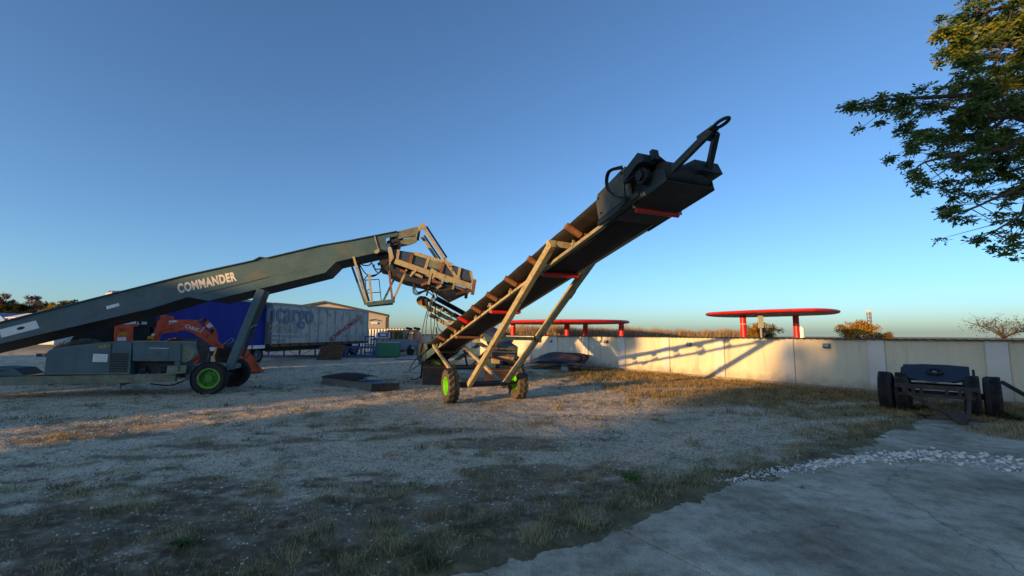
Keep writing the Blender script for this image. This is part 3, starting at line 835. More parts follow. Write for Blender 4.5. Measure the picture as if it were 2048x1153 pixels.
# lattice mast
p = PY(1740, 650, 70)
t = thing('lattice_mast', 'thin rusty lattice mast rising beyond the wall at the right', 'mast', (p.x, p.y, 0))
mz = PY(1740, 625, 70).z
for a in range(3):
    x, y = .3 * math.cos(a * 2.094), .3 * math.sin(a * 2.094)
    MB().cyl((x, y, 0), (x, y, mz), .055, 6).build('upright', m_rust, t)
for k in range(9):
    z = k * mz / 9
    for a in range(3):
        q = lambda a_: (.3 * math.cos(a_ * 2.094), .3 * math.sin(a_ * 2.094))
        MB().bar((*q(a), z), (*q(a + 1), z + mz / 9), .04, .04).build('brace', m_rust, t)
MB().box((0, 0, mz + .15), (.8, .3, .3)).build('antenna', m_cring, t)
# small white chimney far away
p = PY(1603, 667, 160)
t = thing('far_silo', 'tiny white silo far behind the right canopy column', 'silo', (p.x, p.y, 0))
MB().cyl((0, 0, 0), (0, 0, 3.6), .9, 14).build('barrel', m_white, t, smooth=50)
MB().cyl((0, 0, 3.6), (0, 0, 4.3), .9, 14, r2=.15).build('cap', m_white, t, smooth=50)

# ================================================================== HALL, CONTAINERS, FAR BUILDINGS
m_hall = M('hall_cream_sheet', (0.42, 0.375, 0.30), 0.6, var=0.06, scale=0.5, bump=0.0)
m_trim = M('dark_roof_trim', (0.07, 0.065, 0.06), 0.6, var=0.2)
Yh = 58.0
aR = PY(780, 633, Yh); ap = PY(664, 609, Yh)
hw = aR.x - ap.x
fr = Frame(ap.x, Yh - 2.2, R_(17))
t = fthing(fr, 'storage_hall', 'cream gabled hall with dark roof edge behind the grey trailer', 'building')
eav, apx = aR.z, ap.z
MB().ext([(-hw, 0, 0), (hw, 0, 0), (hw, 0, eav), (0, 0, apx), (-hw, 0, eav)], (0, 26, 0)).build('wall', m_hall, t)
for sx_ in (-1, 1):
    MB().ext([(0, -.25, apx + .02), (sx_ * (hw + .25), -.25, eav - .04), (sx_ * (hw + .25), -.25, eav + .2), (0, -.25, apx + .28)], (0, 26.6, 0)).build('roof', m_trim, t)
    MB().box((sx_ * (hw - .02), -.06, eav / 2 - .05), (.42, .1, eav - .12)).build('corner_trim', m_trim, t)
MB().box((hw - 1.6, -.1, eav - .9), (.8, .08, .3)).build('wall_lamp', m_white, t, bevel=.05)
MB().tube([(hw - 2.3, -.1, eav - .55), (hw - 1.6, -.1, eav - .45), (hw - .9, -.1, eav - .6)], .05).build('lamp_cable', m_dark, t)
# white ribbed shed (fence of upright white profiles)
Ys = 50.0
a = PY(733, 658, Ys); b_ = PY(809, 658, Ys)
t = thing('ribbed_fence', 'white ribbed sheet fence beside the cream hall', 'fence', (a.x - 2, Ys, 0))
Lx = b_.x - a.x + 2
for i in range(int(Lx / .33)):
    MB().box((i * .33 + .1, 0, a.z / 2), (.17, .06, a.z)).build('rib', m_white, t)
MB().box((Lx / 2, .06, a.z / 2 - .03), (Lx, .03, a.z - .1)).build('backing', M('dark_backing', (0.08, 0.075, 0.06), 0.7), t)
MB().box((Lx / 2, 0.01, a.z + .04), (Lx + .1, .14, .07)).build('top_rail', m_trim, t)
# green container
Yg = 44.0
m_gcont = M('container_green', (0.02, 0.09, 0.045), 0.5, var=0.2, scale=2)
a = PY(752, 664, Yg); b_ = PY(806, 664, Yg)
t = thing('green_container', 'dark green container with white notice panel behind the orange van wreck', 'container', (a.x, Yg, 0))
Lx = b_.x - a.x
MB().ext([(0, 0, .1), (Lx, 0, .1), (Lx, 0, 1.95), (Lx * .9, 0, 2.1), (Lx * .18, 0, 2.1), (0, 0, 1.9)], (0, 2.3, 0)).build('body', m_gcont, t)
for i in range(9):
    MB().box((.15 + i * Lx / 9, -.02, 1.0), (.12, .04, 1.6)).build('rib', m_gcont, t)
MB().box((Lx * .28, -.06, 1.72), (1.35, .04, .62)).build('notice_frame', m_white, t)
MB().box((Lx * .28, -.085, 1.72), (1.1, .02, .42)).build('notice', M('notice_blue', (0.05, 0.12, 0.38), 0.5, var=0.1), t)
MB().box((Lx * .28, -.10, 1.74), (.55, .012, .20)).build('notice_print', m_white, t)
MB().box((Lx * .45, -.06, 0.9), (2.0, .04, .75)).build('white_panel', m_white, t)
place_text('tk', 'lettering', m_dark, t, (Lx * .12, -.085, .62), (1, 0, 0), (0, 0, 1))

# far left: sheds, blue arched hall, trees come later
m_fcream = M('far_cream_wall', (0.45, 0.38, 0.27), 0.8, var=0.1, scale=0.5)
m_fblue = M('far_blue_sheet', (0.10, 0.22, 0.42), 0.6, var=0.1)
a = PY(-60, 640, 75); b_ = PY(14, 640, 75)
t = thing('arched_hall', 'pale blue arched hall at the far left edge under the trees', 'building', ((a.x + b_.x) / 2, 75, 0))
hx = (b_.x - a.x) / 2
pts = [(-hx, 0, 0), (hx, 0, 0)] + [(hx * math.cos(x), 0, 2.9 + 2.4 * math.sin(x)) for x in np.linspace(0, math.pi, 13)]
MB().ext(pts, (0, 18, 0)).build('shell', m_fblue, t, smooth=40)
MB().box((0, -.05, 3.2), (hx * 2.0, .1, .35)).build('band', m_white, t)
MB().box((hx * .2, -.04, 1.5), (2.5, .08, 2.6)).build('door', m_white, t)
a = PY(16, 640, 72); b_ = PY(112, 640, 72)
t = thing('long_shed', 'low cream and pale blue shed at the far left behind the boom', 'building', (a.x, 72, 0))
Lx = b_.x - a.x
MB().box((Lx * .3, 3, 2.15), (Lx * .6, 6, 4.3)).build('wall', m_fcream, t)
MB().box((Lx * .8, 3, 2.05), (Lx * .399, 5.9, 4.1)).build('extension', M('far_pale_blue', (0.42, 0.50, 0.55), 0.7, var=0.1), t)
MB().ext([(-.3, -.3, 4.3), (Lx * .62, -.3, 4.3), (Lx * .62, 3, 5.1), (-.3, 3, 5.1)], (0, .05, .12)).build('roof', m_white, t)
for i in range(4):
    MB().box((1 + i * 1.5, -.03, 2.2), (.7, .06, .9)).build('window', m_dark, t)
a = PY(66, 602, 110)
t = thing('steep_roofed_house', 'small grey steep roofed house among the trees at far left', 'house', (a.x, 110, 0))
MB().box((0, 3, 2), (6, 6, 4)).build('wall', m_fcream, t)
MB().add([(-3.4, -.4, 4), (3.4, -.4, 4), (3.4, 6.4, 4), (-3.4, 6.4, 4), (0, 3, a.z + .3)], [(0, 1, 4), (1, 2, 4), (2, 3, 4), (3, 0, 4)]).build('roof', M('slate_roof', (0.16, 0.17, 0.17), 0.6, var=0.2), t)
for i in (-1.4, 1.4):
    MB().box((i, -.03, 2.2), (.9, .06, 1.2)).build('window', m_dark, t)
# ================================================================== wheels
def wheel(parent, c, axis, R, W, rimR, m_t, m_r, lugs=0, dish=0.06, disc=None, tread=None):
    """axis points to the outer side; parts: wheel (hub disc) > tyre, rim, bolts"""
    c = Vector(c); ax = Vector(axis).normalized()
    hw = W / 2
    mb = MB().lathe([(0.001, -.02), (rimR * .9, -.02), (rimR * .9, .012), (rimR * .55, .035), (rimR * .38, .06), (rimR * .36, .10), (0.001, .11)], c - ax * dish * .2, ax, 28)
    w_ = mb.build('wheel', disc or m_r, parent, smooth=35)
    prof = [(rimR * .96, -hw * .78), (rimR * 1.02, -hw * .86), (R * .80, -hw), (R * .92, -hw * .98), (R * .985, -hw * .8), (R, -hw * .4), (R, hw * .4), (R * .985, hw * .8), (R * .92, hw * .98), (R * .80, hw), (rimR * 1.02, hw * .86), (rimR * .96, hw * .78)]
    mb = MB().lathe(prof, c, ax, 40, closed=True)
    mb.build('tyre', m_t, w_, smooth=40)
    y = ax.orthogonal().normalized(); z = ax.cross(y)
    if lugs:
        mb = MB()
        for i in range(lugs):
            for s in (-1, 1):
                a0 = 2 * math.pi * (i + (0.5 if s > 0 else 0)) / lugs
                a1 = a0 + 0.30
                def pt(a_, r_, d_): return c + (y * math.cos(a_) + z * math.sin(a_)) * r_ + ax * d_
                o0, o1 = s * hw * .02, s * hw * .94
                th = .055 * .45 / R * 2
                vs = [pt(a1 - th, R * .97, o0), pt(a1 + th, R * .97, o0), pt(a0 + th, R * .93, o1), pt(a0 - th, R * .93, o1),
                      pt(a1 - th * .7, R + .032, o0), pt(a1 + th * .7, R + .032, o0), pt(a0 + th * .7, R + .012, o1), pt(a0 - th * .7, R + .012, o1)]
                mb.add(vs, [(0, 1, 2, 3), (7, 6, 5, 4), (0, 4, 5, 1), (1, 5, 6, 2), (2, 6, 7, 3), (3, 7, 4, 0)])
        mb.build('tread_lugs', m_t if tread is None else tread, w_)
    else:
        mb = MB()
        for d in (-.5, -.17, .17, .5):
            mb.lathe([(R + .002, hw * d - .012), (R + .010, hw * d - .008), (R + .010, hw * d + .075 * W / .28), (R + .002, hw * d + .08 * W / .28)], c, ax, 40)
        mb.build('tread_ribs', m_t, w_)
    rim = MB().lathe([(rimR * .90, -hw * .75), (rimR * .93, -hw * .3), (rimR * .86, -.01), (rimR * .88, hw * .55), (rimR * .97, hw * .7), (rimR * 1.06, hw * .84), (rimR * 1.06, hw * .90), (rimR * .94, hw * .9), (rimR * .84, hw * .6), (rimR * .82, 0)], c, ax, 32)
    rim.build('rim', m_r, w_, smooth=35)
    for i in range(8):
        a = 2 * math.pi * i / 8
        p = c + (y * math.cos(a) + z * math.sin(a)) * rimR * .62
        MB().cyl(p + ax * .0, p + ax * .05, .017, 6).build('wheel_nut', m_grey, w_)
    return w_

# ================================================================== INCLINED CONVEYOR (centre of the picture)
FC = Frame(-0.79, 13.14, R_(-67))
conv = fthing(FC, 'inclined_conveyor', 'long inclined belt conveyor with olive legs and lime green wheels', 'conveyor')
def rz_(s): return 2.28 + 0.21 * s
S0, S1 = -7.4, 8.1
sl = math.atan(0.21)
UPV = Vector((-math.sin(sl), 0, math.cos(sl)))
def cp(s, u, v=0.0): return Vector((s, u, rz_(s))) + UPV * v
RW = 0.42
for sd in (-1, 1):
    mb = MB(); mb.bar(cp(S0, sd * RW), cp(S1 - .4, sd * RW), .045, .06, UPV)
    mb.build('side_rail', m_tan, conv, bevel=.006)
# lower dark skirt of the frame (angle)
for sd in (-1, 1):
    MB().bar(cp(S0, sd * (RW - .035), -.022), cp(S1 - .4, sd * (RW - .035), -.022), .06, .010, UPV).build('rail_flange', m_tan, conv)
# carrying belt, troughed, slightly uneven edges
mb = MB(); rows = []
ns = 90
for i in range(ns + 1):
    s = S0 + .25 + (S1 - S0 - .35) * i / ns
    wv = .005 * math.sin(s * 4.1) + .003 * math.sin(s * 9.7)
    rows.append([cp(s, u, v) for u, v in ((-.43, .46 + wv), (-.35, .405 + wv * .6), (-.25, .345), (-.16, .315), (0, .31), (.16, .315), (.25, .345), (.35, .405 - wv * .6), (.43, .46 - wv))])
mb.sheet(rows).build('belt', m_belt, conv, smooth=60, solid=.014)
mb = MB(); rows = []
for i in range(ns + 1):
    s = S0 + .25 + (S1 - S0 - .35) * i / ns
    sag = -.02 * abs(math.sin((s + 1.9) * math.pi / 3.1))
    rows.append([cp(s, u, .0 + sag) for u in (-.37, -.2, 0, .2, .37)])
mb.sheet(rows).build('return_belt', m_beltclean, conv, smooth=60, solid=.014)
# pulleys
MB().cyl(cp(S0 + .25, -.37, .155), cp(S0 + .25, .37, .155), .15, 20).build('tail_pulley', m_dark, conv, smooth=40)
MB().cyl(cp(S1 - .1, -.37, .155), cp(S1 - .1, .37, .155), .15, 20).build('head_pulley', m_dark, conv, smooth=40)
# troughing idlers
stations = [-3.9, -2.35, -1.05, 0.25, 1.55, 2.85, 4.15, 5.75]
for i, s in enumerate(stations):
    redc = i in (2, 5)
    MB().box(cp(s, 0, .075), (.07, .84, .05), Matrix.Rotation(-sl, 3, 'Y')).build('idler_base', m_tan, conv)
    for sd in (-1, 1):
        a = cp(s, sd * .22, .262); b_ = cp(s, sd * .50, .425)
        ro = MB().cyl(a, b_, .066, 14).build('wing_roller', m_red if (redc and sd < 0 and i == 2) else m_rustroll, conv, smooth=40)
        MB().cyl(a.lerp(b_, -.08), a, .014, 8).build('roller_pin', m_dark, ro)
        MB().bar(cp(s, sd * .20, .07), cp(s, sd * .185, .28), .04, .012, (1, 0, 0)).build('idler_bracket', m_tan, conv)
        MB().bar(cp(s - .02, sd * .40, .03), cp(s - .02, sd * .36, .16), .05, .014, (1, 0, 0)).build('idler_bracket', m_tan, conv)
    MB().cyl(cp(s, -.165, .255), cp(s, .165, .255), .052, 14).build('centre_roller', m_red if redc else m_rustroll, conv, smooth=40)
# return rollers
for s, mt in ((-4.6, m_rustroll), (-1.75, m_rustroll), (1.55, m_red), (4.55, m_red), (7.45, m_red)):
    e_ = .40 if s < 7 else .37
    MB().cyl(cp(s, -.40, -.075 - (.045 if s > 7 else 0)), cp(s, e_, -.075 - (.045 if s > 7 else 0)), .052 if s < 7 else .034, 16).build('return_roller', mt, conv, smooth=40)
    for sd in (-1, 1):
        MB().bar(cp(s, sd * .425, .16), cp(s, sd * .425, -.10), .05, .014, (1, 0, 0)).build('roller_hanger', m_tan, conv)
        MB().bar(cp(s, sd * .425, .16), cp(s - .16, sd * .425, .10), .02, .014, (0, 1, 0)).build('hanger_brace', m_tan, conv)
# legs and axle frame
LEGW = .125
legL0, legL1 = Vector((.35, -.60, .52)), Vector((5.35, -.60, 3.62))
legR0, legR1 = Vector((-.10, .62, .40)), Vector((4.95, .62, 3.56))
MB().bar(legL0, legL1, LEGW, LEGW + .02).build('leg', m_tan, conv, bevel=.01)
MB().bar(legR0, legR1, LEGW, LEGW + .02).build('leg', m_tan, conv, bevel=.01)
MB().bar((5.28, -.675, 3.64), (5.28, .60, 3.57), .10, .12).build('cross_beam', m_tan, conv, bevel=.008)
MB().bar(legL0.lerp(legL1, .44) + Vector((0, .06, -.02)), legR0.lerp(legR1, .46) + Vector((0, -.06, -.02)), .07, .09).build('leg_tie', m_tan, conv, bevel=.006)
q = legR0.lerp(legR1, .46)
MB().tube([q + Vector((.12, -.1, -.1)), q + Vector((.02, -.09, .03)), q + Vector((-.06, .02, .09)), q + Vector((-.02, .1, .0)), q + Vector((.08, .05, -.1)), q + Vector((.12, -.06, -.06))], .02, 6).build('tie_wire', m_black, conv, smooth=50)
q = legR0.lerp(legR1, .78)
MB().bar(q + Vector((-.1, .075, -.06)), q + Vector((.14, .075, .1)), .02, .14).build('leg_plate', m_rust, conv)
# rear braces
MB().bar((-4.5, -.52, 1.5), (-.45, -.58, .42), .09, .10).build('brace', m_tan, conv, bevel=.008)
MB().bar((-4.0, .50, 1.5), (-1.0, .56, .72), .09, .10).build('brace', m_tan, conv, bevel=.008)
MB().bar((-1.0, .56, .72), (.05, .58, .44), .075, .085).build('brace_sleeve', m_grey, conv)
# axle
MB().box((.16, 0, .49), (.10, 1.95, .10)).box((-.2, 0, .49), (.10, 1.85, .12)).box((0, -.62, .46), (.46, .08, .07)).box((0, .62, .46), (.46, .08, .07)).build('axle_frame', m_dark, conv, bevel=.006)
MB().cyl((0, -1.0, .48), (0, 1.0, .48), .05, 12).build('axle', m_dark, conv)
wheel(conv, (0, -1.05, .485), (0, -1, 0), .475, .31, .245, m_tyred, m_rim, lugs=16, tread=m_tyre)
wheel(conv, (0, 1.05, .485), (0, 1, 0), .475, .31, .245, m_tyred, m_rim, lugs=16, tread=m_tyred)
# feed hopper at the tail
for sd in (-1, 1):
    MB().ext([cp(S0 - .1, sd * .52, .10), cp(S0 + 1.9, sd * .50, .22), cp(S0 + 1.9, sd * .54, .42), cp(S0 - .1, sd * .66, .72)], (0, .02 * sd, 0)).build('hopper_side', m_green, conv)
    MB().ext([cp(S0 - .1, sd * .46, -.18), cp(S0 + 3.4, sd * .46, -.12), cp(S0 + 3.4, sd * .46, .14), cp(S0 - .1, sd * .46, .16)], (0, .02 * sd, 0)).build('tail_plate', m_green, conv)
MB().ext([cp(S0 - .12, -.66, .72), cp(S0 - .12, .66, .72), cp(S0 - .12, .46, -.15), cp(S0 - .12, -.46, -.15)], (.02, 0, 0)).build('hopper_back', m_green, conv)
MB().bar(cp(S0 + 1.9, -.56, .45), cp(S0 + 1.9, .56, .45), .05, .05).build('hopper_rim', m_green, conv)
# tail stand on the ground
for sd in (-1, 1):
    MB().bar((S0 + .6, sd * .45, rz_(S0 + .6) - .1), (S0 + .6, sd * .5, .02), .08, .08).build('tail_stand', m_dark, conv)
m_headw = M('worn_head_paint', (0.075, 0.085, 0.065), 0.6, var=0.5, scale=2.5, bump=0.1, dirt=(0.16, 0.11, 0.06), damt=0.3, dscale=3)
# head: housing, drive, side box, bottom plate
for sd in (-1, 1):
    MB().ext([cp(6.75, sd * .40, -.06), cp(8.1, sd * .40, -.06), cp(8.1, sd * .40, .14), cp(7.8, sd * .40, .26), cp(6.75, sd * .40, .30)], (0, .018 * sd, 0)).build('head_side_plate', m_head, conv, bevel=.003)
MB().ext([cp(7.0, -.44, -.07), cp(8.12, -.44, -.05), cp(8.12, .40, -.05), cp(7.0, .40, -.07)], UPV * .012).build('head_pan', m_dark, conv)
MB().ext([cp(6.78, -.50, .03), cp(7.55, -.50, .03), cp(7.55, -.50, .50), cp(6.85, -.50, .44), cp(6.78, -.50, .34)], (0, -.06, 0)).build('belt_guard_box', m_headw, conv, bevel=.008)
for s, v in ((6.86, .36), (7.46, .44), (6.88, .10), (7.46, .10)):
    MB().cyl(cp(s, -.56, v), cp(s, -.575, v), .018, 8).build('bolt', m_dark, conv)
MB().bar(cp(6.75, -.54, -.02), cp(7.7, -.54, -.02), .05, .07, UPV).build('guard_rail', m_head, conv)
# hydraulic drive motor with guard
MB().cyl(cp(7.80, -.46, .20), cp(7.80, -.54, .20), .12, 20).build('drive_motor', m_black, conv, smooth=40, bevel=.01)
MB().cyl(cp(7.80, -.54, .20), cp(7.80, -.58, .20), .07, 16).build('motor_cap', m_black, conv, smooth=40)
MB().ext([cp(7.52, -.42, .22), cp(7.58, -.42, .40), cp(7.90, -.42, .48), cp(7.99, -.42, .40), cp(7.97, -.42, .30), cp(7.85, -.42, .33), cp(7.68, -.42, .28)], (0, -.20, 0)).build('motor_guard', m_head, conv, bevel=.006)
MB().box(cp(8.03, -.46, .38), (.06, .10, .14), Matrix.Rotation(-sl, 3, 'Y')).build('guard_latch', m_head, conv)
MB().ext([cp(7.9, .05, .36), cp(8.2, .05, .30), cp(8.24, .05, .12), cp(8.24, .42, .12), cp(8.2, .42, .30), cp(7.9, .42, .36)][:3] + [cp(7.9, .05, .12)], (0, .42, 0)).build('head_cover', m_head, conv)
for k in range(3):
    o_ = .022 * k
    MB().tube([cp(7.62, -.66, .40 + o_), cp(7.42, -.72 - o_, .46), cp(7.30 - o_, -.70, .30), cp(7.38, -.66, .10), cp(7.52 + o_, -.60, -.02), cp(7.2, -.55, -.03)], .010, 6).build('hydraulic_hose', m_black, conv, smooth=50)
MB().tube([cp(7.52, -.60, 0), cp(7.6, -.66, .16), cp(7.74, -.58, .24)], .010, 6).build('hydraulic_hose', m_black, conv, smooth=50)
# towing A-frame at the head with an eye
eye = cp(8.60, 0, .45)
for sd in (-1, 1):
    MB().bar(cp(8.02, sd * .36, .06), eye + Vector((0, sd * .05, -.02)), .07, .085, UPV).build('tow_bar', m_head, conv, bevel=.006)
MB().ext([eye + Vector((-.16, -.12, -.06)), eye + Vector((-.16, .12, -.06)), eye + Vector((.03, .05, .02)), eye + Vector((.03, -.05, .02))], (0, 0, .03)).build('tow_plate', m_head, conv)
pts = [eye + Vector((.02 + .11 * math.sin(a) * (1 if True else 0) + .10, .055 * math.cos(a), .02 + (.02 + .11 * math.sin(a) + .10) * .18)) for a in np.linspace(-math.pi / 2 - .5, 3 * math.pi / 2 - .5, 18)]
MB().tube(pts + [pts[0]], .022, 8, smooth=False).build('tow_eye', m_dark, conv, smooth=50)
MB().bar(eye + Vector((-.05, 0, 0)), eye + Vector((.05, 0, .02)), .07, .05).build('eye_shank', m_dark, conv)
# electric cable loop hanging at the tail
tl = cp(S0 + .3, -.55, .2)
MB().tube([tl, tl + Vector((-.2, -.25, -.4)), tl + Vector((0, -.4, -.62)), tl + Vector((.5, -.35, -.55)), tl + Vector((.8, -.1, -.3))], .017, 6).build('cable', m_black, conv, smooth=50)
# ================================================================== SCREENING PLANT AT THE LEFT
N0 = G(418, 789)
FS = Frame(N0.x, N0.y, R_(13.5))
scr = fthing(FS, 'screening_plant', 'long dark green screening plant with raised boom and bright green wheel', 'screening machine')
L = FS.at
def tz(p): return (p.x, p.z)
TW = 2.05
# chassis
for v in (.10, 1.85):
    MB().box((-4.4, v, .55), (6.8, .13, .26)).build('chassis_beam', m_greenw, scr, bevel=.01)
for t_ in (-7.2, -5.2, -2.2, -.7):
    MB().box((t_, .975, .55), (.14, 1.62, .20)).build('cross_member', m_green, scr)
MB().ext([L(-70, 768, .2), L(-20, 735, .2), L(28, 737, .2), L(48, 751, .2), L(40, 752, .2), L(-70, 752, .2)], (0, .8, 0)).build('rear_foot', m_green, scr)
for px in (95, 238):
    MB().ext([L(px, 767, .1), L(px + 26, 767, .1), L(px + 4, 772, .1)], (0, .1, 0)).build('jack_stub', m_dark, scr)
# engine housing with louvres
eng = [L(87, 750.5), L(93.5, 704), L(108, 696), L(223, 683.5), L(264, 683.5), L(259.5, 749.5)]
eo = MB().ext(eng, (0, 1.7, 0)).build('engine_housing', m_green, scr, bevel=.012)
def strip(pts, th=.012, v=-.0):  # thin plate proud of the near face
    return MB().ext([Vector((p.x, v - .001, p.z)) for p in pts], (0, -th, 0))
strip([L(222, 686), L(225, 686), L(221, 748), L(218, 748)], .006).build('door_seam', m_dark, eo)
strip([L(95, 749), L(259, 748), L(259.4, 746), L(95, 747)], .012).build('sill', m_greenw, eo)
for i in range(9):
    y = 707 + i * 4.7
    xl = 224.5 - i * .5
    MB().add([], [])
    a, b_ = L(xl, y), L(xl + 33, y + .2)
    MB().bar(Vector((a.x, -.010, a.z)), Vector((b_.x, -.010, b_.z)), .02, .024, (0, -.5, 1)).build('louvre_slat', m_green, eo)
    a2, b2 = L(xl, y + .9), L(xl + 33, y + 1.1)
    strip([a2, b2, L(xl + 33, y + 3.9), L(xl, y + 3.7)], .003).build('louvre_gap', m_dark, eo)
strip([L(187, 708), L(216, 709), L(214, 724.5), L(185, 724)], .004).build('sticker', m_white, eo)
for i in range(3):
    strip([L(189, 712 + i * 4), L(213, 712.6 + i * 4), L(213, 713.4 + i * 4), L(189, 712.8 + i * 4)], .006).build('sticker_print', m_grey, eo)
strip([L(197, 691), L(220, 689), L(219, 695), L(199, 698)], .004).build('worn_sticker', M('worn_yellow_sticker', (0.25, 0.19, 0.08), 0.7, var=0.5, scale=15), eo)
MB().box(L(87, 711) + Vector((-.12, .1, 0)), (.18, .12, .10)).build('tail_lamp', m_dark, scr)
strip([L(84, 708), L(90, 708), L(90, 713), L(84, 713)], .02, .03).build('lamp_lens', m_grey, scr)
# hydraulic tank housing
tank = [L(265, 684), L(362, 684), L(361, 723), L(265, 723)]
to = MB().ext(tank, (0, 1.1, 0)).build('tank_housing', m_green, scr, bevel=.012)
strip([L(264, 682.5), L(364, 682.8), L(364, 685), L(264, 685)], .03).build('tank_lip', m_greenw, to)
strip([L(284, 691), L(338, 692), L(336, 719), L(284, 718)], .010).build('access_panel', m_green, to)
strip([L(298, 696), L(338, 697), L(338, 697.8), L(298, 696.8)], .014).build('handle', m_white, to)
MB().ext([L(266, 723, .3), L(352, 723, .3), L(350, 750, .3), L(266, 750, .3)], (0, 1.2, 0)).build('pump_bay', m_dark, scr)
for px, r_ in ((281, .15), (322, .11)):
    c = L(px, 742, .24)
    MB().cyl(c, c + Vector((.12, .05, 0)), r_, 14).build('pump', m_dark, scr, smooth=40)
    MB().box(c + Vector((.1, .0, -.12)), (.3, .1, .12)).build('pump_base', m_green, scr)
strip([L(352, 723), L(362, 723), L(361, 733), L(352, 733)], .1, .02).build('bay_post', m_green, scr)
strip([L(337, 731), L(375, 731), L(373, 746), L(334, 750)], .04, -.02).build('bracket_plate', m_greenw, scr)
for dy in (736, 741):
    c = L(357, dy, -.07); MB().cyl(c, c + Vector((0, -.02, 0)), .022, 8).build('bolt', m_dark, scr)
c0 = L(369, 708, .05)
MB().cyl(c0, c0 + Vector((0, .26, 0)), .29, 24).build('air_tank', m_greenw, scr, smooth=40, bevel=.02)
# underside hoses
MB().tube([L(300, 768, .3), L(330, 771, .3), L(350, 769, .3), L(378, 757, .2)], .022).build('hose', m_black, scr, smooth=50)
MB().tube([L(245, 766, .2), L(241, 772, .15), L(240, 779, .1)], .014).build('hose', m_black, scr, smooth=50)
# axle and wheels
MB().box((0, TW / 2, .52), (.16, TW - .2, .16)).build('axle_beam', m_dark, scr, bevel=.01)
MB().ext([L(376, 731, .3), L(450, 733, .3), L(450, 742, .3), L(376, 750, .3)], (0, 1.5, 0)).build('axle_frame', m_green, scr)
m_disc = M('dirty_recess_shaded_disc', (0.03, 0.20, 0.02), 0.6, var=0.3, scale=8, dirt=(0.04, 0.05, 0.03), damt=0.3)  # deeper green puts the recess shade into the disc, dirt on top
wheel(scr, (0, 0, .515), (0, -1, 0), .515, .29, .31, m_tyre, m_rimd, disc=m_disc)
wheel(scr, (0, TW, .515), (0, 1, 0), .515, .29, .31, m_tyre, m_dark)  # far rim coloured dark in place of green, standing for its shade
# mudguard hoops in front
MB().tube([L(405, 728, .9), L(415, 718, .9), L(416, 708, .9)], .02).build('hoop', m_grey, scr, smooth=50)
# boom side plates
VB0, VB1 = .15, 1.90
def boomline(pts, v): return [L(x, y, v) for x, y in pts]
top = [(150, 608), (370, 552), (508, 522), (520, 515.5), (534, 517), (640, 492), (700, 482), (794, 463.5)]
bot = [(797, 472), (772, 477), (772.5, 503), (752, 506), (672, 524), (650, 546), (540, 573), (417, 602), (376, 594.5), (300, 618), (150, 653)]
def slope_ext(v):
    a, b_ = L(150, 608, v), L(370, 552, v)
    c, d = L(150, 653, v), L(300, 618, v)
    tl_ = -7.6
    return Vector((tl_, v, a.z + (b_.z - a.z) / (b_.x - a.x) * (tl_ - a.x))), Vector((tl_, v, c.z + (d.z - c.z) / (d.x - c.x) * (tl_ - c.x)))
ta, ba = slope_ext(VB0)
side = [ta] + boomline(top, VB0) + boomline(bot, VB0) + [ba]
near = MB().ext(side, (0, .02, 0)).build('boom_side_plate', m_green, scr)
MB().ext([p + Vector((0, VB1 - VB0, 0)) for p in side], (0, .02, 0)).build('boom_side_plate', m_green, scr)
for (a, b_) in zip([ta] + boomline(top, VB0)[:-1], boomline(top, VB0)):
    MB().bar(a + Vector((0, -.02, .012)), b_ + Vector((0, -.02, .012)), .09, .022).build('boom_top_flange', m_green, near)
# underside pan and belt
bl = [ba] + boomline(bot[::-1][:9], VB0)
mb = MB(); mb.sheet([[p + Vector((0, .02, .015)) for p in bl], [p + Vector((0, VB1 - VB0, .015)) for p in bl]]); mb.build('boom_pan', m_dark, scr, solid=.02)
MB().bar(ta + Vector((0, .88, -.12)), L(770, 474, VB0) + Vector((0, .88, -.02)), 1.3, .03).build('boom_belt', m_belt, scr)
# seams and stiffeners on the near plate
a, b_ = L(405, 588, VB0), L(536, 555, VB0)
MB().bar(a + Vector((0, -.008, 0)), b_ + Vector((0, -.008, 0)), .012, .018).build('seam', m_dark, near)
a, b_ = L(536, 553, VB0), L(660, 529, VB0)
MB().bar(a + Vector((0, -.006, 0)), b_ + Vector((0, -.006, 0)), .010, .010).build('seam', m_greenw, near)
a, b_ = L(749, 472, VB0), L(757, 500, VB0)
MB().bar(a + Vector((0, -.02, 0)), b_ + Vector((0, -.02, 0)), .05, .03).build('stiffener', m_tan, near)
MB().ext([L(748, 503, VB0 - .04), L(759, 498, VB0 - .04), L(759, 504, VB0 - .04), L(755, 508, VB0 - .04), L(750, 508, VB0 - .04)], (0, -.08, 0)).build('pivot_lug', m_tan, near)
# stickers
strip([L(-2, 660, VB0), L(72, 641.5, VB0), L(79, 656.5, VB0), L(3, 676, VB0)], .004, VB0).build('sticker', m_white, near)
c = L(42, 657, VB0)
mb = MB(); mb.lathe([(0.001, 0), (.10, 0), (.10, .006)], (0, 0, 0), (0, -1, 0), 20); o = mb.build('sticker_emblem', m_dark, near); o.location = (c.x, VB0 - .006, c.z); o.scale = (1, 1, .45); o.rotation_euler = (0, R_(-16), 0)
strip([L(212, 613, VB0), L(237.5, 606.5, VB0), L(239, 612, VB0), L(214, 619.5, VB0)], .004, VB0).build('sticker', m_white, near)
o0 = L(357.5, 586.5, VB0); o1 = L(474, 560.5, VB0)
tx_ = place_text('commander', 'lettering', m_cream_text, near, (o0.x, VB0 - .004, o0.z), (o1 - o0), (0, 0, 1))
tw = max(v.co.x for v in TX['commander'].vertices); sc_ = (o1 - o0).length / tw
tx_.scale = (sc_, sc_ * 1.0, 1)
th_ = .30 / max(v.co.y for v in TX['commander'].vertices)
tx_.scale = (sc_, th_, 1)
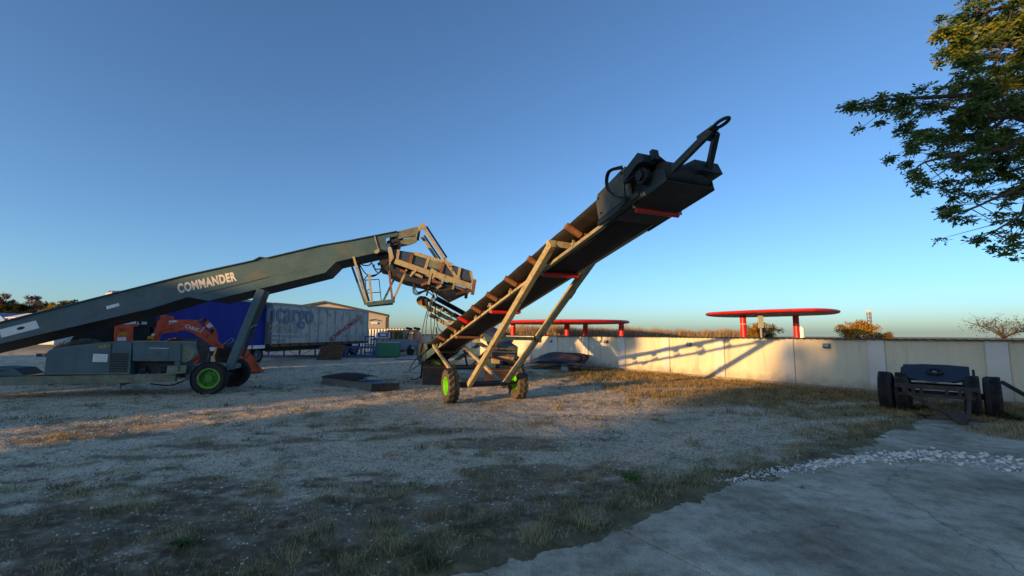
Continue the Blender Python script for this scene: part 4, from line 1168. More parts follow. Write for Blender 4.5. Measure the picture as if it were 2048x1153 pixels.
# support struts with hydraulic ram
for v in (.22,):
    a, b_ = L(524, 579, v), L(459, 738, v)
    dlt = Vector((0, v - .22, 0))
    a, b_ = L(524, 579, .22) + dlt, L(459, 738, .22) + dlt
    MB().bar(b_, a, .20, .25, (1, 0, .3)).build('strut', m_green, scr, bevel=.012)
    MB().bar(b_.lerp(a, .55) + Vector((.20, 0, -.05)), a + Vector((.20, 0, -.08)), .10, .10).build('strut_channel', m_dark, scr)
    MB().bar(b_.lerp(a, .50) + Vector((.14, 0, 0)), b_.lerp(a, .56) + Vector((.26, 0, -.04)), .16, .06).build('strut_bracket', m_green, scr)
    MB().cyl(b_.lerp(a, .15) + Vector((.24, 0, 0)), b_.lerp(a, .52) + Vector((.22, 0, 0)), .05, 10).build('ram', m_dark, scr, smooth=50)
    MB().tube([b_.lerp(a, .5) + Vector((.25, -.05, 0)), b_.lerp(a, .35) + Vector((.42, -.08, 0)), b_.lerp(a, .2) + Vector((.38, -.05, -.1)), b_.lerp(a, .1) + Vector((.15, -.05, 0))], .02).build('hose', m_black, scr, smooth=50)
# boom tip
MB().ext(boomline([(793, 464), (838, 453), (836, 467), (822, 473), (797, 478)], VB0 + .02), (0, .05, 0)).build('tip_plate', m_greenw, scr)
MB().ext([p + Vector((0, 1.65, 0)) for p in boomline([(793, 464), (838, 453), (836, 467), (822, 473), (797, 478)], VB0 + .02)], (0, .05, 0)).build('tip_plate', m_greenw, scr)
MB().ext(boomline([(836, 454), (846, 445), (851, 452), (846, 456), (838, 462)], VB0 - .02), (0, .12, 0)).build('tip_lug', m_tan, scr)
MB().bar(L(838, 460, VB0), L(838, 460, VB0) + Vector((0, 1.75, 0)), .10, .12).build('tip_beam', m_greenw, scr)
MB().bar(L(800, 475, VB0 + .1), L(832, 470, VB0 + .1), .10, .10).build('tip_channel', m_tan, scr)
c = L(790, 480, .3)
MB().cyl(c, c + Vector((0, 1.4, 0)), .20, 18).build('head_drum', m_dark, scr, smooth=40)
for i in range(9):
    q = L(777 + i * 3.5, 487 - i * 1.2 + random.uniform(-4, 6), .22 + random.uniform(0, .2))
    MB().box(q, (random.uniform(.06, .2), .12, random.uniform(.05, .16)), Matrix.Rotation(random.uniform(-.6, .6), 3, 'Y')).build('valve_block', m_dark, scr)
# suspension arms from the tip to the screen box
for v, (q0, q1) in ((.12, ((847, 455), (913, 556))), (1.75, ((823, 481), (862, 533)))):
    a, b_ = (L(*q0, v), L(*q1, v)) if v < 1 else (L(846, 455, .12) + Vector((0, 1.6, 0)), L(912, 552, .12) + Vector((0, 1.6, 0)))
    MB().bar(a, b_, .09, .11).build('suspension_arm', m_tan, scr, bevel=.006)
    off = Vector((.11, .05, .05))
    MB().cyl(a + off, a.lerp(b_, .62) + off, .035, 10).build('arm_ram', m_dark, scr, smooth=50)
    for k in (.62, .70, .78, .86):
        q = a.lerp(b_, k); MB().cyl(q + Vector((0, -.05, 0)), q + Vector((0, -.062, 0)), .02, 8).build('bolt', m_dark, scr)
    MB().box(b_ + Vector((.0, 0, -.05)), (.26, .14, .16), Matrix.Rotation(R_(15), 3, 'Y')).build('arm_foot', m_tan, scr)
# ---------------------------------------------------------------- screen box (tilted, open top, ribbed sides)
V0, V1 = .10, 1.85
m_blue = M('blue_grey_sheet', (0.035, 0.055, 0.085), 0.5, var=0.3, scale=4)
boxpts = [(778, 500), (800, 499), (830, 505), (945, 542), (949, 566), (943, 590), (900, 583), (795, 545), (778, 530)]
SB = lambda v: [L(x, y, .10) + Vector((0, v - .10, 0)) for x, y in [(782, 499), (830, 506), (944, 543), (948, 566), (860, 541), (788, 521)]]
for v in (V0, V1):
    pl_ = MB().ext(SB(v), (0, .02, 0)).build('screen_side_plate', m_blue, scr)
    s_ = -1 if v == V0 else 1
    for (x, y), (x2, y2), wd in (((797, 500), (794, 522), .10), ((825, 506), (820, 528), .11), ((858, 515), (850, 539), .10), ((887, 525), (881, 549), .11), ((920, 535), (915, 560), .10), ((941, 543), (946, 566), .08)):
        a, b_ = L(x, y, .10), L(x2, y2, .10)
        a.y = b_.y = v + s_ * .03
        MB().bar(a, b_, wd, .05, (0, 1, 0)).build('side_rib', m_tan if wd < .11 else m_rust, pl_)
    a, b_ = L(828, 507, .10), L(905, 530, .10); a.y = b_.y = v + s_ * .02
    MB().bar(a, b_, .05, .13).build('top_rail', m_tan, pl_)
    a, b_ = L(857, 524, .1), L(884, 533, .1); a.y = b_.y = v + s_ * .025
    MB().bar(a, b_, .03, .34).build('patch_plate', m_greenw, pl_)
    a, b_ = L(790, 523, .10), L(858, 547, .10); a.y = b_.y = v + s_ * .06
    MB().bar(a, b_, .10, .20).build('side_beam', m_tan, scr, bevel=.008)
    a, b_ = L(868, 549, .10), L(942, 574, .10); a.y = b_.y = v + s_ * .06
    MB().bar(a, b_, .10, .22).build('side_beam', m_tan, scr, bevel=.008)
    a, b_ = L(858, 545, .10), L(870, 552, .10); a.y = b_.y = v + s_ * .05
    MB().bar(a, b_, .10, .34).build('beam_joint', m_tan, scr)
    MB().ext([Vector((p.x, v + s_ * .05, p.z)) for p in (L(777, 497, .1), L(783, 497, .1), L(788, 517, .1), L(781, 526, .1), L(779, 536, .1))], (0, s_ * .06, 0)).build('end_bracket', m_tan, scr)
    a, b_ = L(949, 560, .10), L(944, 590, .10); a.y = b_.y = v + s_ * .08
    MB().bar(a, b_, .12, .14, (0, 1, 0)).build('end_post', m_rustroll, scr)
# decks, tray below, spring brackets
d0, d1, d2, d3 = L(788, 517, .1), L(946, 562, .1), L(790, 536, .1), L(905, 590, .1)
MB().ext([d0, d1, d1 + Vector((0, 0, -.03)), d0 + Vector((0, 0, -.03))], (0, 1.7, 0)).build('screen_deck', m_rust, scr)
MB().ext([L(779, 528, .12), L(806, 540, .12), L(870, 562, .12), L(945, 582, .12), L(907, 600, .12), L(868, 575, .12), L(812, 562, .12), L(776, 547, .12)], (0, 1.65, 0)).build('collecting_tray', m_dark, scr)
for (x, y), (x2, y2), m_ in (((842, 571), (870, 560), m_rustroll), ((865, 563), (882, 567), m_rustroll), ((912, 590), (942, 580), m_rust), ((873, 577), (883, 571), m_tan), ((800, 541), (812, 545), m_rust), ((823, 545), (845, 555), m_tan), ((905, 572), (938, 586), m_rustroll)):
    a, b_ = L(x, y, .05), L(x2, y2, .05)
    MB().bar(a, b_, .08, .09).build('spring_bracket', m_, scr)
for (x, y), (x2, y2) in (((862, 547), (857, 570)), ((909, 566), (905, 580)), ((833, 540), (820, 553)), ((885, 560), (884, 568))):
    a, b_ = L(x, y, .02), L(x2, y2, .02)
    MB().bar(a, b_, .07, .09, (0, 1, 0)).build('hanger', m_tan, scr)
for x, y in ((848, 548), (884, 566), (909, 594)):
    a = L(x, y, .2)
    MB().cyl(a, a + Vector((0, 1.4, 0)), .06, 10).build('cross_tube', m_dark, scr, smooth=50)
MB().tube([L(868, 581, .0), L(890, 580, .0), L(905, 576, .0)], .012).build('cable', m_rustroll, scr, smooth=50)
# hanging platform with ladder rail
pf = [(731, 612), (735, 604), (786, 600), (783, 609)]
P0, P1 = L(733, 610, .2), L(785, 605, .2)
MB().box((P0 + P1) / 2 + Vector((0, .45, 0)), ((P1 - P0).x, 1.0, .07), Matrix.Rotation(math.atan2(P0.z - P1.z, (P1 - P0).x), 3, 'Y')).build('platform', m_dark, scr)
MB().bar(P0 + Vector((0, -.05, .02)), P1 + Vector((.08, -.05, .05)), .05, .14).build('platform_edge', m_green, scr)
for (x, y), (x2, y2), v, m_ in (((707, 514), (734, 606), .15, m_tan), ((701, 525), (731, 610), .9, m_green), ((714, 520), (738, 603), 1.0, m_green),
                                ((813, 540), (786, 602), .15, m_tan), ((790, 555), (765, 606), .95, m_green), ((778, 543), (785, 602), .12, m_rustroll), ((738, 548), (744, 605), .12, m_tan)):
    MB().bar(L(x, y, v), L(x2, y2, v), .075, .075).build('platform_hanger', m_, scr)
for (x, y), (x2, y2) in (((725, 561), (758, 559)), ((758, 559), (763, 607)), ((728, 587), (761, 585)), ((731, 561), (732, 605)), ((731, 585), (741, 577))):
    MB().bar(L(x, y, .7), L(x2, y2, .7), .03, .03).build('guard_rail', m_dark, scr)
for pts, v in (([(714, 520), (724, 530), (738, 531), (744, 524)], .3), ([(744, 527), (750, 538), (765, 537), (776, 524)], .3), ([(727, 563), (734, 553), (748, 553), (762, 543)], .5), ([(742, 552), (756, 548), (764, 538)], .5), ([(748, 529), (750, 540), (758, 548)], .4), ([(715, 522), (728, 544), (737, 552)], .6)):
    MB().tube([L(x, y, v) for x, y in pts], .022).build('hose', m_black, scr, smooth=50)
MB().bar(L(756, 530, .9), L(775, 515, .9), .35, .06).bar(L(760, 545, .9), L(776, 520, .9), .2, .06).build('feed_chute', m_dark, scr)
MB().ext([L(757, 512, .5), L(778, 505, .5), L(780, 545, .5), L(762, 541, .5)], (0, 1.0, 0)).build('chute_box', m_dark, scr)
# hoses that hang from the screen box to the small conveyor
for i, dx in enumerate((0, 3, 7)):
    MB().tube([L(828, 566 + i, .3), L(826 + dx, 583, .3), L(834 + dx, 590 - i * 3, .3), L(852 + dx * 2, 583 - i * 3, .35), L(866 + dx, 592, .4)], .02).build('hose', m_black, scr, smooth=50)
MB().cyl(L(858, 573, .5), L(853, 592, .5), .035, 8).build('drop_rod', m_dark, scr)

# ================================================================== SMALL TRANSFER CONVEYOR behind the big one
m_bluebelt = M('blue_black_belt', (0.02, 0.028, 0.05), 0.6, var=0.3, scale=3)
FB = Frame(-2.0, 19.0, R_(4))
t = fthing(FB, 'transfer_conveyor', 'smaller rusty conveyor with blue sheeted belt behind the big conveyor', 'conveyor')
B = FB.at
hd, tlp = B(845, 603), B(1000, 688)
ax_ = (tlp - hd).normalized(); upb = Vector((-ax_.z, 0, ax_.x)) * (1 if ax_.x > 0 else -1)
Lb = (tlp - hd).length
def bp_(k, u, v): return hd + ax_ * (k * Lb) + Vector((0, u, 0)) + upb * v
for u in (-.42, .42):
    MB().bar(bp_(.02, u, -.12), bp_(1.0, u, -.12), .05, .17, upb).build('side_rail', m_tan, t)
    MB().bar(bp_(.10, u, .06), bp_(1.0, u, .06), .03, .07, upb).build('top_rail', m_tan, t)
mb = MB(); rows = []
for i in range(30):
    k = i / 29
    rows.append([bp_(k, u, v + .012 * math.sin(k * 31)) for u, v in ((-.44, .22), (-.3, .13), (0, .10), (.3, .13), (.44, .22))])
mb.sheet(rows).build('belt', m_bluebelt, t, smooth=60, solid=.015)
for i in range(7):
    k = .12 + i * .13
    for u in (-.46,):
        MB().bar(bp_(k, u, -.18), bp_(k, u - .03, .18), .10, .05, (1, 0, 0)).build('idler_bracket', m_tan, t)
    MB().cyl(bp_(k + .02, -.20, .07), bp_(k + .02, -.46, .20), .05, 10).build('wing_roller', m_red if i == 3 else m_rustroll, t, smooth=40)
    MB().cyl(bp_(k, -.40, -.2), bp_(k, .40, -.2), .05, 10).build('return_roller', m_rustroll, t, smooth=40)
MB().cyl(bp_(0, -.40, 0), bp_(0, .40, 0), .2, 18).build('head_drum', m_rustroll, t, smooth=40)
MB().box(bp_(.05, -.50, .02), (.25, .16, .28)).build('drive_motor', m_dark, t, bevel=.02)
MB().bar(bp_(.15, -.2, -.34), bp_(1.0, -.2, -.42), .3, .16, upb).build('under_beam', m_tan, t)
m_bluecover = M('blue_sheet', (0.03, 0.05, 0.12), 0.5, var=0.3, scale=3)
MB().sheet([[bp_(k, u, v) for u, v in ((.44, .30), (.40, .46), (.1, .50))] for k in np.linspace(.1, .95, 14)]).build('cover_sheet', m_bluecover, t, smooth=60, solid=.01)
# hopper at its low end
hp = [(985, 672), (1003, 664), (1022, 684), (1036, 700), (1036, 716), (1028, 722), (986, 712)]
MB().ext([B(x, y, -.5) for x, y in [(966, 668), (985, 664), (1001, 672), (1036, 694), (1034, 720), (985, 714), (975, 690)]], (0, 1.2, 0)).build('hopper', m_green, t, bevel=.01)
MB().ext([B(x, y, -.52) for x, y in [(961, 662), (985, 652), (1026, 682), (1022, 690), (985, 676)]], (0, 1.3, 0)).build('hopper_lid', m_bluecover, t)
for i in range(4):
    y = 697 + i * 6
    MB().bar(B(984, y, -.56), B(1034 - i * 2, y + 2.5, -.56), .05, .07 if i != 3 else .11).build('hopper_slat', m_rustroll if i % 2 == 0 else m_tan, t)
MB().bar(B(984, 714, -.6), B(1034, 726, -.6), .10, .13).build('hopper_sill', m_rustroll, t)
MB().box(B(991, 722, -.4), (.35, .4, .22)).build('gearbox', m_tan, t, bevel=.02)
# drum, chassis, wheels
c = B(978, 729, -.2)
MB().cyl(c, c + Vector((0, .7, 0)), .30, 22).build('fuel_drum', m_green, t, smooth=40)
MB().bar(B(862, 737, 0), B(1040, 735, 0), .14, .14).build('chassis_beam', m_dark, t)
MB().bar(B(862, 737, 0) + Vector((0, .9, 0)), B(1040, 735, 0) + Vector((0, .9, 0)), .14, .14).build('chassis_beam', m_dark, t)
MB().bar(B(897, 732, -.1), B(958, 690, -.1), .10, .16).build('support_leg', m_green, t)
MB().bar(B(940, 735, .2), B(985, 690, .2), .08, .10).build('support_leg', m_dark, t)
MB().bar(B(935, 735, .4), B(928, 700, .4), .08, .08).build('support_leg', m_dark, t)
MB().bar(B(884, 735, .4), B(872, 655, .4), .05, .05).build('mast', m_dark, t)
wheel(t, B(872, 731, .1) * Vector((1, 1, 0)) + Vector((0, 0, .48)) if False else Vector((B(872, 731).x, -.15, .48)), (0, -1, 0), .48, .26, .27, m_tyre, m_rimd)
wheel(t, Vector((B(872, 731).x, 1.15, .48)), (0, 1, 0), .48, .26, .27, m_tyre, m_rimd)
wheel(t, Vector((B(1030, 731).x, 1.15, .48)), (0, 1, 0), .48, .26, .27, m_tyre, m_rimd)
# hanging hoses
for i, (x0, x1, x2, y2) in enumerate(((855, 846, 842, 690), (858, 852, 850, 730), (863, 862, 868, 745), (870, 868, 860, 690), (871, 876, 885, 665))):
    MB().tube([B(866 + i, 590 + i, -.55), B(x0, 620, -.55), B(x1, 655, -.55), B(x2, y2, -.5)], .018).build('hose', m_black, t, smooth=50)
MB().tube([B(842, 690, -.5), B(838, 715, -.5), B(848, 732, -.5), B(866, 731, -.45)], .02).build('hose', m_black, t, smooth=50)
MB().tube([B(846, 715, -.5), B(845, 742, -.55), B(838, 756, -.7), B(822, 760, -1.2)], .02).build('hose', m_black, t, smooth=50)
MB().ext([B(836, 689, -.45), B(862, 683, -.45), B(862, 700, -.45), B(838, 708, -.45)], (0, .2, 0)).build('control_box', m_dark, t)
# ================================================================== WHEEL LOADER behind the screening plant
m_lred = M('loader_red_paint', (0.82, 0.095, 0.04), 0.45, var=0.2, scale=2, dirt=(0.20, 0.05, 0.03), damt=0.2, dscale=3)
m_lblk = M('loader_black_paint', (0.012, 0.015, 0.02), 0.5, var=0.2)
m_lglass = M('cab_glass', (0.03, 0.04, 0.045), 0.12, var=0.1, spec=0.6)
m_yel = M('yellow_reflector', (0.65, 0.30, 0.02), 0.5, var=0.1)
FL = Frame(-14.5, 20.0, R_(50))
ld = fthing(FL, 'wheel_loader', 'red wheel loader with lowered arm and bucket behind the screening plant', 'wheel loader')
D = FL.at
def dp(pts, v=0.0): return [D(x, y, v) for x, y in pts]
rearx = D(172, 700).x
for vx, sgn in ((.25, -1), (2.1, 1)):
    wheel(ld, (0, vx, .86), (0, sgn, 0), .86, .55, .36, m_tyred, m_lred, lugs=14)
    wheel(ld, (rearx, vx, .86), (0, sgn, 0), .88, .55, .36, m_tyred, m_lred, lugs=14)
MB().ext(dp([(135, 690), (150, 668), (205, 650), (212, 640), (245, 632), (272, 634), (273, 652), (300, 652), (300, 700), (135, 705)], .35), (0, 1.6, 0)).build('rear_frame', m_lblk, ld, bevel=.03)
MB().ext(dp([(204, 650), (240, 641), (271.5, 635), (272, 648), (236, 650)], .30), (0, .05, 0)).build('hood_stripe', m_white, ld)
MB().ext(dp([(272, 635), (312, 625), (312, 655), (272, 655)], .32), (0, 1.6, 0)).build('hood_side', m_lblk, ld)
o0 = D(274, 646, .30); o1 = D(294, 646, .30)
tt = place_text('l30', 'lettering', m_white, ld, (o0.x, .305, o0.z - .06), (1, 0, 0), (0, 0, 1)); k_ = (o1.x - o0.x) / max(v.co.x for v in TX['l30'].vertices); tt.scale = (k_, k_ * .8, 1)
MB().ext(dp([(229, 683), (231, 651), (240, 649), (276, 649), (277, 653), (267, 654), (266, 683)], .12), (0, .5, 0)).build('fuel_tank', m_lred, ld, bevel=.015)
MB().ext(dp([(237, 666), (254, 665), (254, 671), (237, 671)], .11), (0, .008, 0)).build('reflector', m_yel, ld)
MB().ext(dp([(235, 675), (253, 674.5), (252, 682), (234, 682)], .11), (0, .008, 0)).build('sticker', m_white, ld)
MB().ext(dp([(268, 652), (306, 652), (312, 690), (262, 695)], .7), (0, .9, 0)).build('articulation', m_lblk, ld)
# cab (mostly hidden behind the boom)
MB().ext(dp([(225, 645), (228, 600), (285, 606), (300, 640)], .45), (0, 1.4, 0)).build('cab', m_lblk, ld, bevel=.04)
MB().ext(dp([(273, 637), (275, 626), (298, 624), (298, 635)], .43), (0, .02, 0)).build('cab_window', m_grey, ld)
MB().ext(dp([(222, 600), (223, 583), (248, 582), (275, 592), (280, 600)], .40), (0, 1.5, 0)).build('cab_roof', M('cab_roof_paint', (0.45, 0.43, 0.42), 0.5, var=0.1), ld, bevel=.03)
# front frame and lift arms
for v in (.35, 1.75):
    ar = MB().ext(dp([(327, 645), (334, 640), (386, 640), (400, 647), (424, 672), (447, 692), (449, 698), (425, 694), (388, 668), (372, 661), (355, 662), (328, 662)], v), (0, .14, 0)).build('lift_arm', m_lred, ld, bevel=.015)
    if v < 1:
        o0 = D(368, 655, v); o1 = D(398, 664, v)
        tt = place_text('ok', 'lettering', m_white, ar, (o0.x, v - .008, o0.z), (o1 - o0), (0, 0, 1)); k_ = (o1 - o0).length / max(q.co.x for q in TX['ok'].vertices); tt.scale = (k_, k_ * .75, 1)
        for i in range(3):
            MB().ext(dp([(399 + i * 2, 665 - i * 3), (405 + i * 1.5, 658 - i * 2), (406.5 + i * 1.5, 659 - i * 2), (400 + i * 2, 667 - i * 3)], v - .004), (0, -.006, 0)).build('decal_stripe', m_white, ar)
        MB().ext(dp([(337, 648), (358, 643), (358, 643.6), (337, 649)], v - .004), (0, -.006, 0)).build('decal_stripe', m_white, ar)
        for i in range(3):
            MB().box(D(340 + i * 5.5, 643.5 - i * .5, v - .006), (.09, .008, .07)).build('decal_print', m_white, ar)
    MB().ext(dp([(300, 684), (312, 655), (314, 642), (328, 641), (327, 658), (318, 684)], v), (0, .14, 0)).build('front_frame', m_lred, ld, bevel=.012)
    MB().ext(dp([(308, 683), (320, 662), (356, 661), (356, 664), (322, 668), (316, 684)], v), (0, .3, 0)).build('fender', m_lred, ld)
    MB().cyl(D(338, 653, v + .2), D(372, 646, v + .2), .06, 10).build('lift_ram', m_dark, ld, smooth=50)
c = D(325, 637, .5)
MB().box(c, (.25, .22, .30)).build('lamp_housing', m_lred, ld, bevel=.02)
MB().box(D(340, 637, .9), (.25, .22, .2)).build('lamp_housing', m_lred, ld, bevel=.02)
MB().ext(dp([(295, 673), (307, 671), (307, 678), (295, 679)], .30), (0, .03, 0)).build('reflector', m_yel, ld)
MB().cyl(D(306, 670, .32), D(306, 670, .28), .06, 10).build('marker_lamp', m_white, ld)
# tilt lever and bucket
MB().ext(dp([(398, 640), (409, 637), (416, 641), (430, 656), (435, 668), (436, 688), (427, 684), (423, 668), (411, 652), (408, 644)], 1.0), (0, .2, 0)).build('tilt_lever', m_lred, ld, bevel=.012)
MB().cyl(D(409, 641, .98), D(409, 641, 1.22), .10, 14).build('pivot_pin', m_dark, ld)
MB().cyl(D(424, 662, .98), D(424, 662, 1.22), .10, 14).build('pivot_pin', m_dark, ld)
MB().ext(dp([(411, 652), (420, 646), (427, 653), (416, 657)], .99), (0, .01, 0)).build('white_patch', m_white, ld)
MB().cyl(D(388, 643, 1.1), D(402, 642, 1.1), .05, 10).build('tilt_ram', m_grey, ld, smooth=50)
bk = D(500, 722, .0).x
bz = D(500, 736).z
pts = [(bk - .75, 0, 1.25), (bk - .35, 0, 1.42), (bk + .55, 0, .12), (bk + .5, 0, .04), (bk - .45, 0, .05), (bk - .78, 0, .35)]
for yy in (-.15, 2.55):
    MB().ext([Vector(p) + Vector((0, yy, 0)) for p in pts], (0, .03, 0)).build('bucket_side', m_lred, ld)
mb = MB(); prof = [pts[1], pts[0], (bk - .85, 0, .8), pts[5], pts[4], pts[3]]
mb.sheet([[Vector(p) + Vector((0, -.12, 0)) for p in prof], [Vector(p) + Vector((0, 2.55, 0)) for p in prof]]); mb.build('bucket_shell', m_dark, ld, solid=.03)
MB().bar((bk + .56, -.15, .07), (bk + .56, 2.58, .07), .14, .04).build('bucket_edge', m_dark, ld)
MB().tube([D(448, 687, .5), D(455, 683, .5), D(463, 677, .5), D(466, 682, .5), D(456, 690, .5)], .03).build('hose', m_grey, ld, smooth=50)

# ================================================================== TRAILERS
m_tblue = M('blue_tarpaulin', (0.003, 0.028, 0.22), 0.6, spec=0.1, var=0.12, scale=1.2, bump=0.1, bscale=3)
m_tgrey = M('grey_tarpaulin', (0.42, 0.385, 0.345), 0.55, var=0.12, scale=1.5, bump=0.25, bscale=2.5, dirt=(0.22, 0.20, 0.19), damt=0.25, dscale=1.0)
m_tblutext = M('faded_blue_print', (0.10, 0.17, 0.26), 0.6, var=0.2, scale=3)
m_tredtext = M('red_print', (0.42, 0.03, 0.03), 0.6, var=0.15, scale=3)
m_alu = M('aluminium_frame', (0.26, 0.25, 0.24), 0.5, 0.3, var=0.15)
def trailer(name, label, fr, Ln, z0, z1, m_curt, m_band, wdt=2.5):
    """fr: local x along the trailer, local y to the far side"""
    t = fthing(fr, name, label, 'trailer')
    mb = MB(); rows = []
    nx_ = int(Ln / .12)
    for zz in np.linspace(z0 + .18, z1 - .12, 10):
        rw = []
        for i in range(nx_ + 1):
            x = Ln * i / nx_
            kk = (zz - z0) / (z1 - z0)
            rw.append((x, -.02 - .018 * math.sin(x * 5.1 + .4 * math.sin(zz * 2)) - .012 * math.sin(x * 2.3 + zz), zz))
        rows.append(rw)
    mb.sheet(rows).build('curtain', m_curt, t, smooth=60)
    MB().box((Ln / 2, wdt / 2 + .03, (z0 + z1) / 2), (Ln - .02, wdt - .02, z1 - z0 - .1)).build('body', m_curt, t)
    MB().box((Ln / 2, wdt / 2, z1 - .03), (Ln + .06, wdt + .12, .14)).build('roof_rail', m_alu, t)
    MB().box((Ln / 2, wdt / 2, z0 + .06), (Ln + .04, wdt + .10, .22)).build('bottom_rail', m_band, t)
    for x in (-.02, Ln + .02):
        MB().box((x, .02, (z0 + z1) / 2), (.10, .14, z1 - z0 - .2)).build('corner_post', m_alu, t)
    MB().box((Ln / 2, .6, z0 - .22), (Ln * .96, .12, .32)).box((Ln / 2, 1.9, z0 - .22), (Ln * .96, .12, .32)).build('chassis', m_dark, t)
    for k in range(3):
        xw = Ln * .62 + k * 1.3
        wheel(t, (xw, .22, .5), (0, -1, 0), .5, .34, .28, m_tyre, m_grey)
    return t
FG_ = Frame(-16.22, 29.87, math.atan2(.97, .243))
tg = trailer('grey_curtain_trailer', 'grey curtain sided trailer with faded blue and red lettering', FG_, 11.5, 1.05, 3.98, m_tgrey, m_rust)
for i in range(11):
    x = .7 + i * 1.0
    MB().bar((x, -.06, 1.2), (x, -.06, 3.85), .05, .02, (0, 1, 0)).build('curtain_strap', M('pale_strap', (0.40, 0.38, 0.36), 0.6), tg)
    MB().box((x, -.07, 1.12), (.12, .05, .18)).build('buckle', m_dark, tg)
T_ = FG_.at
def gtext(key, px, py, px2, py2, mat, ys=1.0, v=-.075):
    o0, o1 = T_(px, py, v), T_(px2, py2, v)
    tt = place_text(key, 'lettering', mat, tg, o0, (o1 - o0), (0, 0, 1)); k_ = (o1 - o0).length / max(q.co.x for q in TX[key].vertices); tt.scale = (k_, k_ * ys, 1); return tt
a = gtext('cargo', 532, 643, 627, 647, m_tblutext, 1.15)
m_faint = M('worn_off_print', (0.27, 0.275, 0.28), 0.6, var=0.2, scale=3)
gtext('l1', 540, 656, 600, 659, m_faint, .8); gtext('l2', 540, 665, 598, 667, m_faint, .75)
gtext('l3', 540, 674, 598, 675.5, m_faint, .75); gtext('l4', 540, 682, 572, 683, m_faint, .75)
gtext('schwarz', 661, 685, 725, 635.5, m_tredtext, 1.0)
p = T_(710, 690, -.08); MB().box((p.x, -.09, p.z), (.9, .04, .16)).build('sticker', m_white, tg)
# folded corner of the curtain
for i in range(4):
    x = 10.3 + i * .16
    MB().bar((x - .5, -.07, 3.6), (x, -.07, 2.75), .06, .03, (0, 1, 0)).build('curtain_fold', m_tgrey, tg)
FBt = Frame(-17.6, 21.6, math.atan2(.99, .12))
tb = trailer('blue_curtain_trailer', 'deep blue tarpaulin trailer with white lower band behind the loader', FBt, 8.2, .98, 4.02, m_tblue, m_white)
MB().box((8.27, .3, 2.5), (.08, .5, 2.6)).build('rear_frame', m_alu, tb)

# ================================================================== BLUE LATTICE JIB on the ground before the grey trailer
m_bst = M('blue_steel_paint', (0.03, 0.10, 0.28), 0.5, var=0.35, scale=3, dirt=(0.05, 0.05, 0.06), damt=0.25)
a, b_ = G(505, 717), G(752, 716)
ang = math.atan2(b_.y - a.y, b_.x - a.x); Lj = (b_ - a).length
t = thing('lattice_jib', 'blue steel lattice jib lying on the ground before the grey trailer', 'lattice jib', a, ang)
for y in (0, .9):
    for z in (.12, .80):
        MB().bar((0, y, z), (Lj, y, z), .15, .15).build('chord', m_bst, t)
nb = 8
for i in range(nb + 1):
    x = Lj * i / nb
    MB().bar((x, 0, .12), (x, 0, .80), .10, .10, (1, 0, 0)).build('post', m_bst, t)
    MB().bar((x, 0, .80), (x, .9, .80), .05, .05).build('cross_bar', m_bst, t)
    if i < nb:
        MB().bar((x, 0, .12) if i % 2 else (x, 0, .80), (x + Lj / nb, 0, .80) if i % 2 else (x + Lj / nb, 0, .12), .035, .035).build('diagonal', m_bst, t)
a = G(660, 720)
t = thing('leaning_plate', 'rusty steel plate leaning on the blue lattice jib', 'plate', a, ang)
MB().ext([(-.9, -.25, 0), (.85, -.25, 0), (1.05, .12, 1.05), (.3, .14, 1.12), (-.7, .12, 1.0)], (0, .04, 0)).build('sheet', m_rust, t)
# blue post frame and pallets by the green box
a = G(738, 716)
t = thing('blue_stand', 'upright blue steel stand at the right end of the lattice jib', 'stand', a, 0)
for x in (-.35, .35):
    MB().bar((x, 0, 0), (x, 0, 1.7), .10, .10, (1, 0, 0)).build('post', m_bst, t)
for z in (.4, 1.0, 1.66):
    MB().bar((-.35, 0, z), (.35, 0, z), .10, .10).build('rung', m_rust if z == 1.0 else m_bst, t)
MB().bar((.35, .1, 1.6), (1.1, .3, .1), .12, .12).build('brace', m_bst, t)
m_wood = M('weathered_wood', (0.26, 0.19, 0.13), 0.8, var=0.3, scale=3, stretch=(1, 1, 6))
a = G(758, 716)
def pallet(loc, rz, tilt, label):
    t = thing('pallet', label, 'pallet', loc, rz, 'pallets leaning by the green box')
    t.rotation_euler = (tilt, 0, rz)
    for i in range(6):
        MB().box((-.5 + i * .2, 0, .75), (.10, .022, 1.45)).build('board', m_wood, t)
    for z in (.08, .75, 1.42):
        MB().box((0, .06, z), (1.1, .09, .09)).build('stringer', m_wood, t)
    return t
pallet(a + Vector((-.2, .1, .02)), .05, R_(-6), 'grey wooden pallet standing upright left of the green box')
pallet(a + Vector((-.2, .5, .04)), -.05, R_(-10), 'second wooden pallet leaning behind the front one')
a, b_ = G(750, 716), G(797, 715)
m_gbox = M('green_box_paint', (0.015, 0.17, 0.085), 0.5, var=0.12, scale=2)
t = thing('green_box', 'bright green metal box before the orange van wreck', 'box', (a.x, a.y, 0), 0)
Lx = b_.x - a.x
MB().box((Lx / 2, .6, .62), (Lx, 1.2, 1.08)).build('body', m_gbox, t, bevel=.02)
MB().box((Lx / 2, .6, 1.19), (Lx + .06, 1.26, .05)).build('lid', M('pale_lid', (0.30, 0.42, 0.34), 0.5, var=0.1), t)
MB().box((Lx / 2, .6, .04), (Lx - .1, 1.1, .08)).build('skid', m_dark, t)
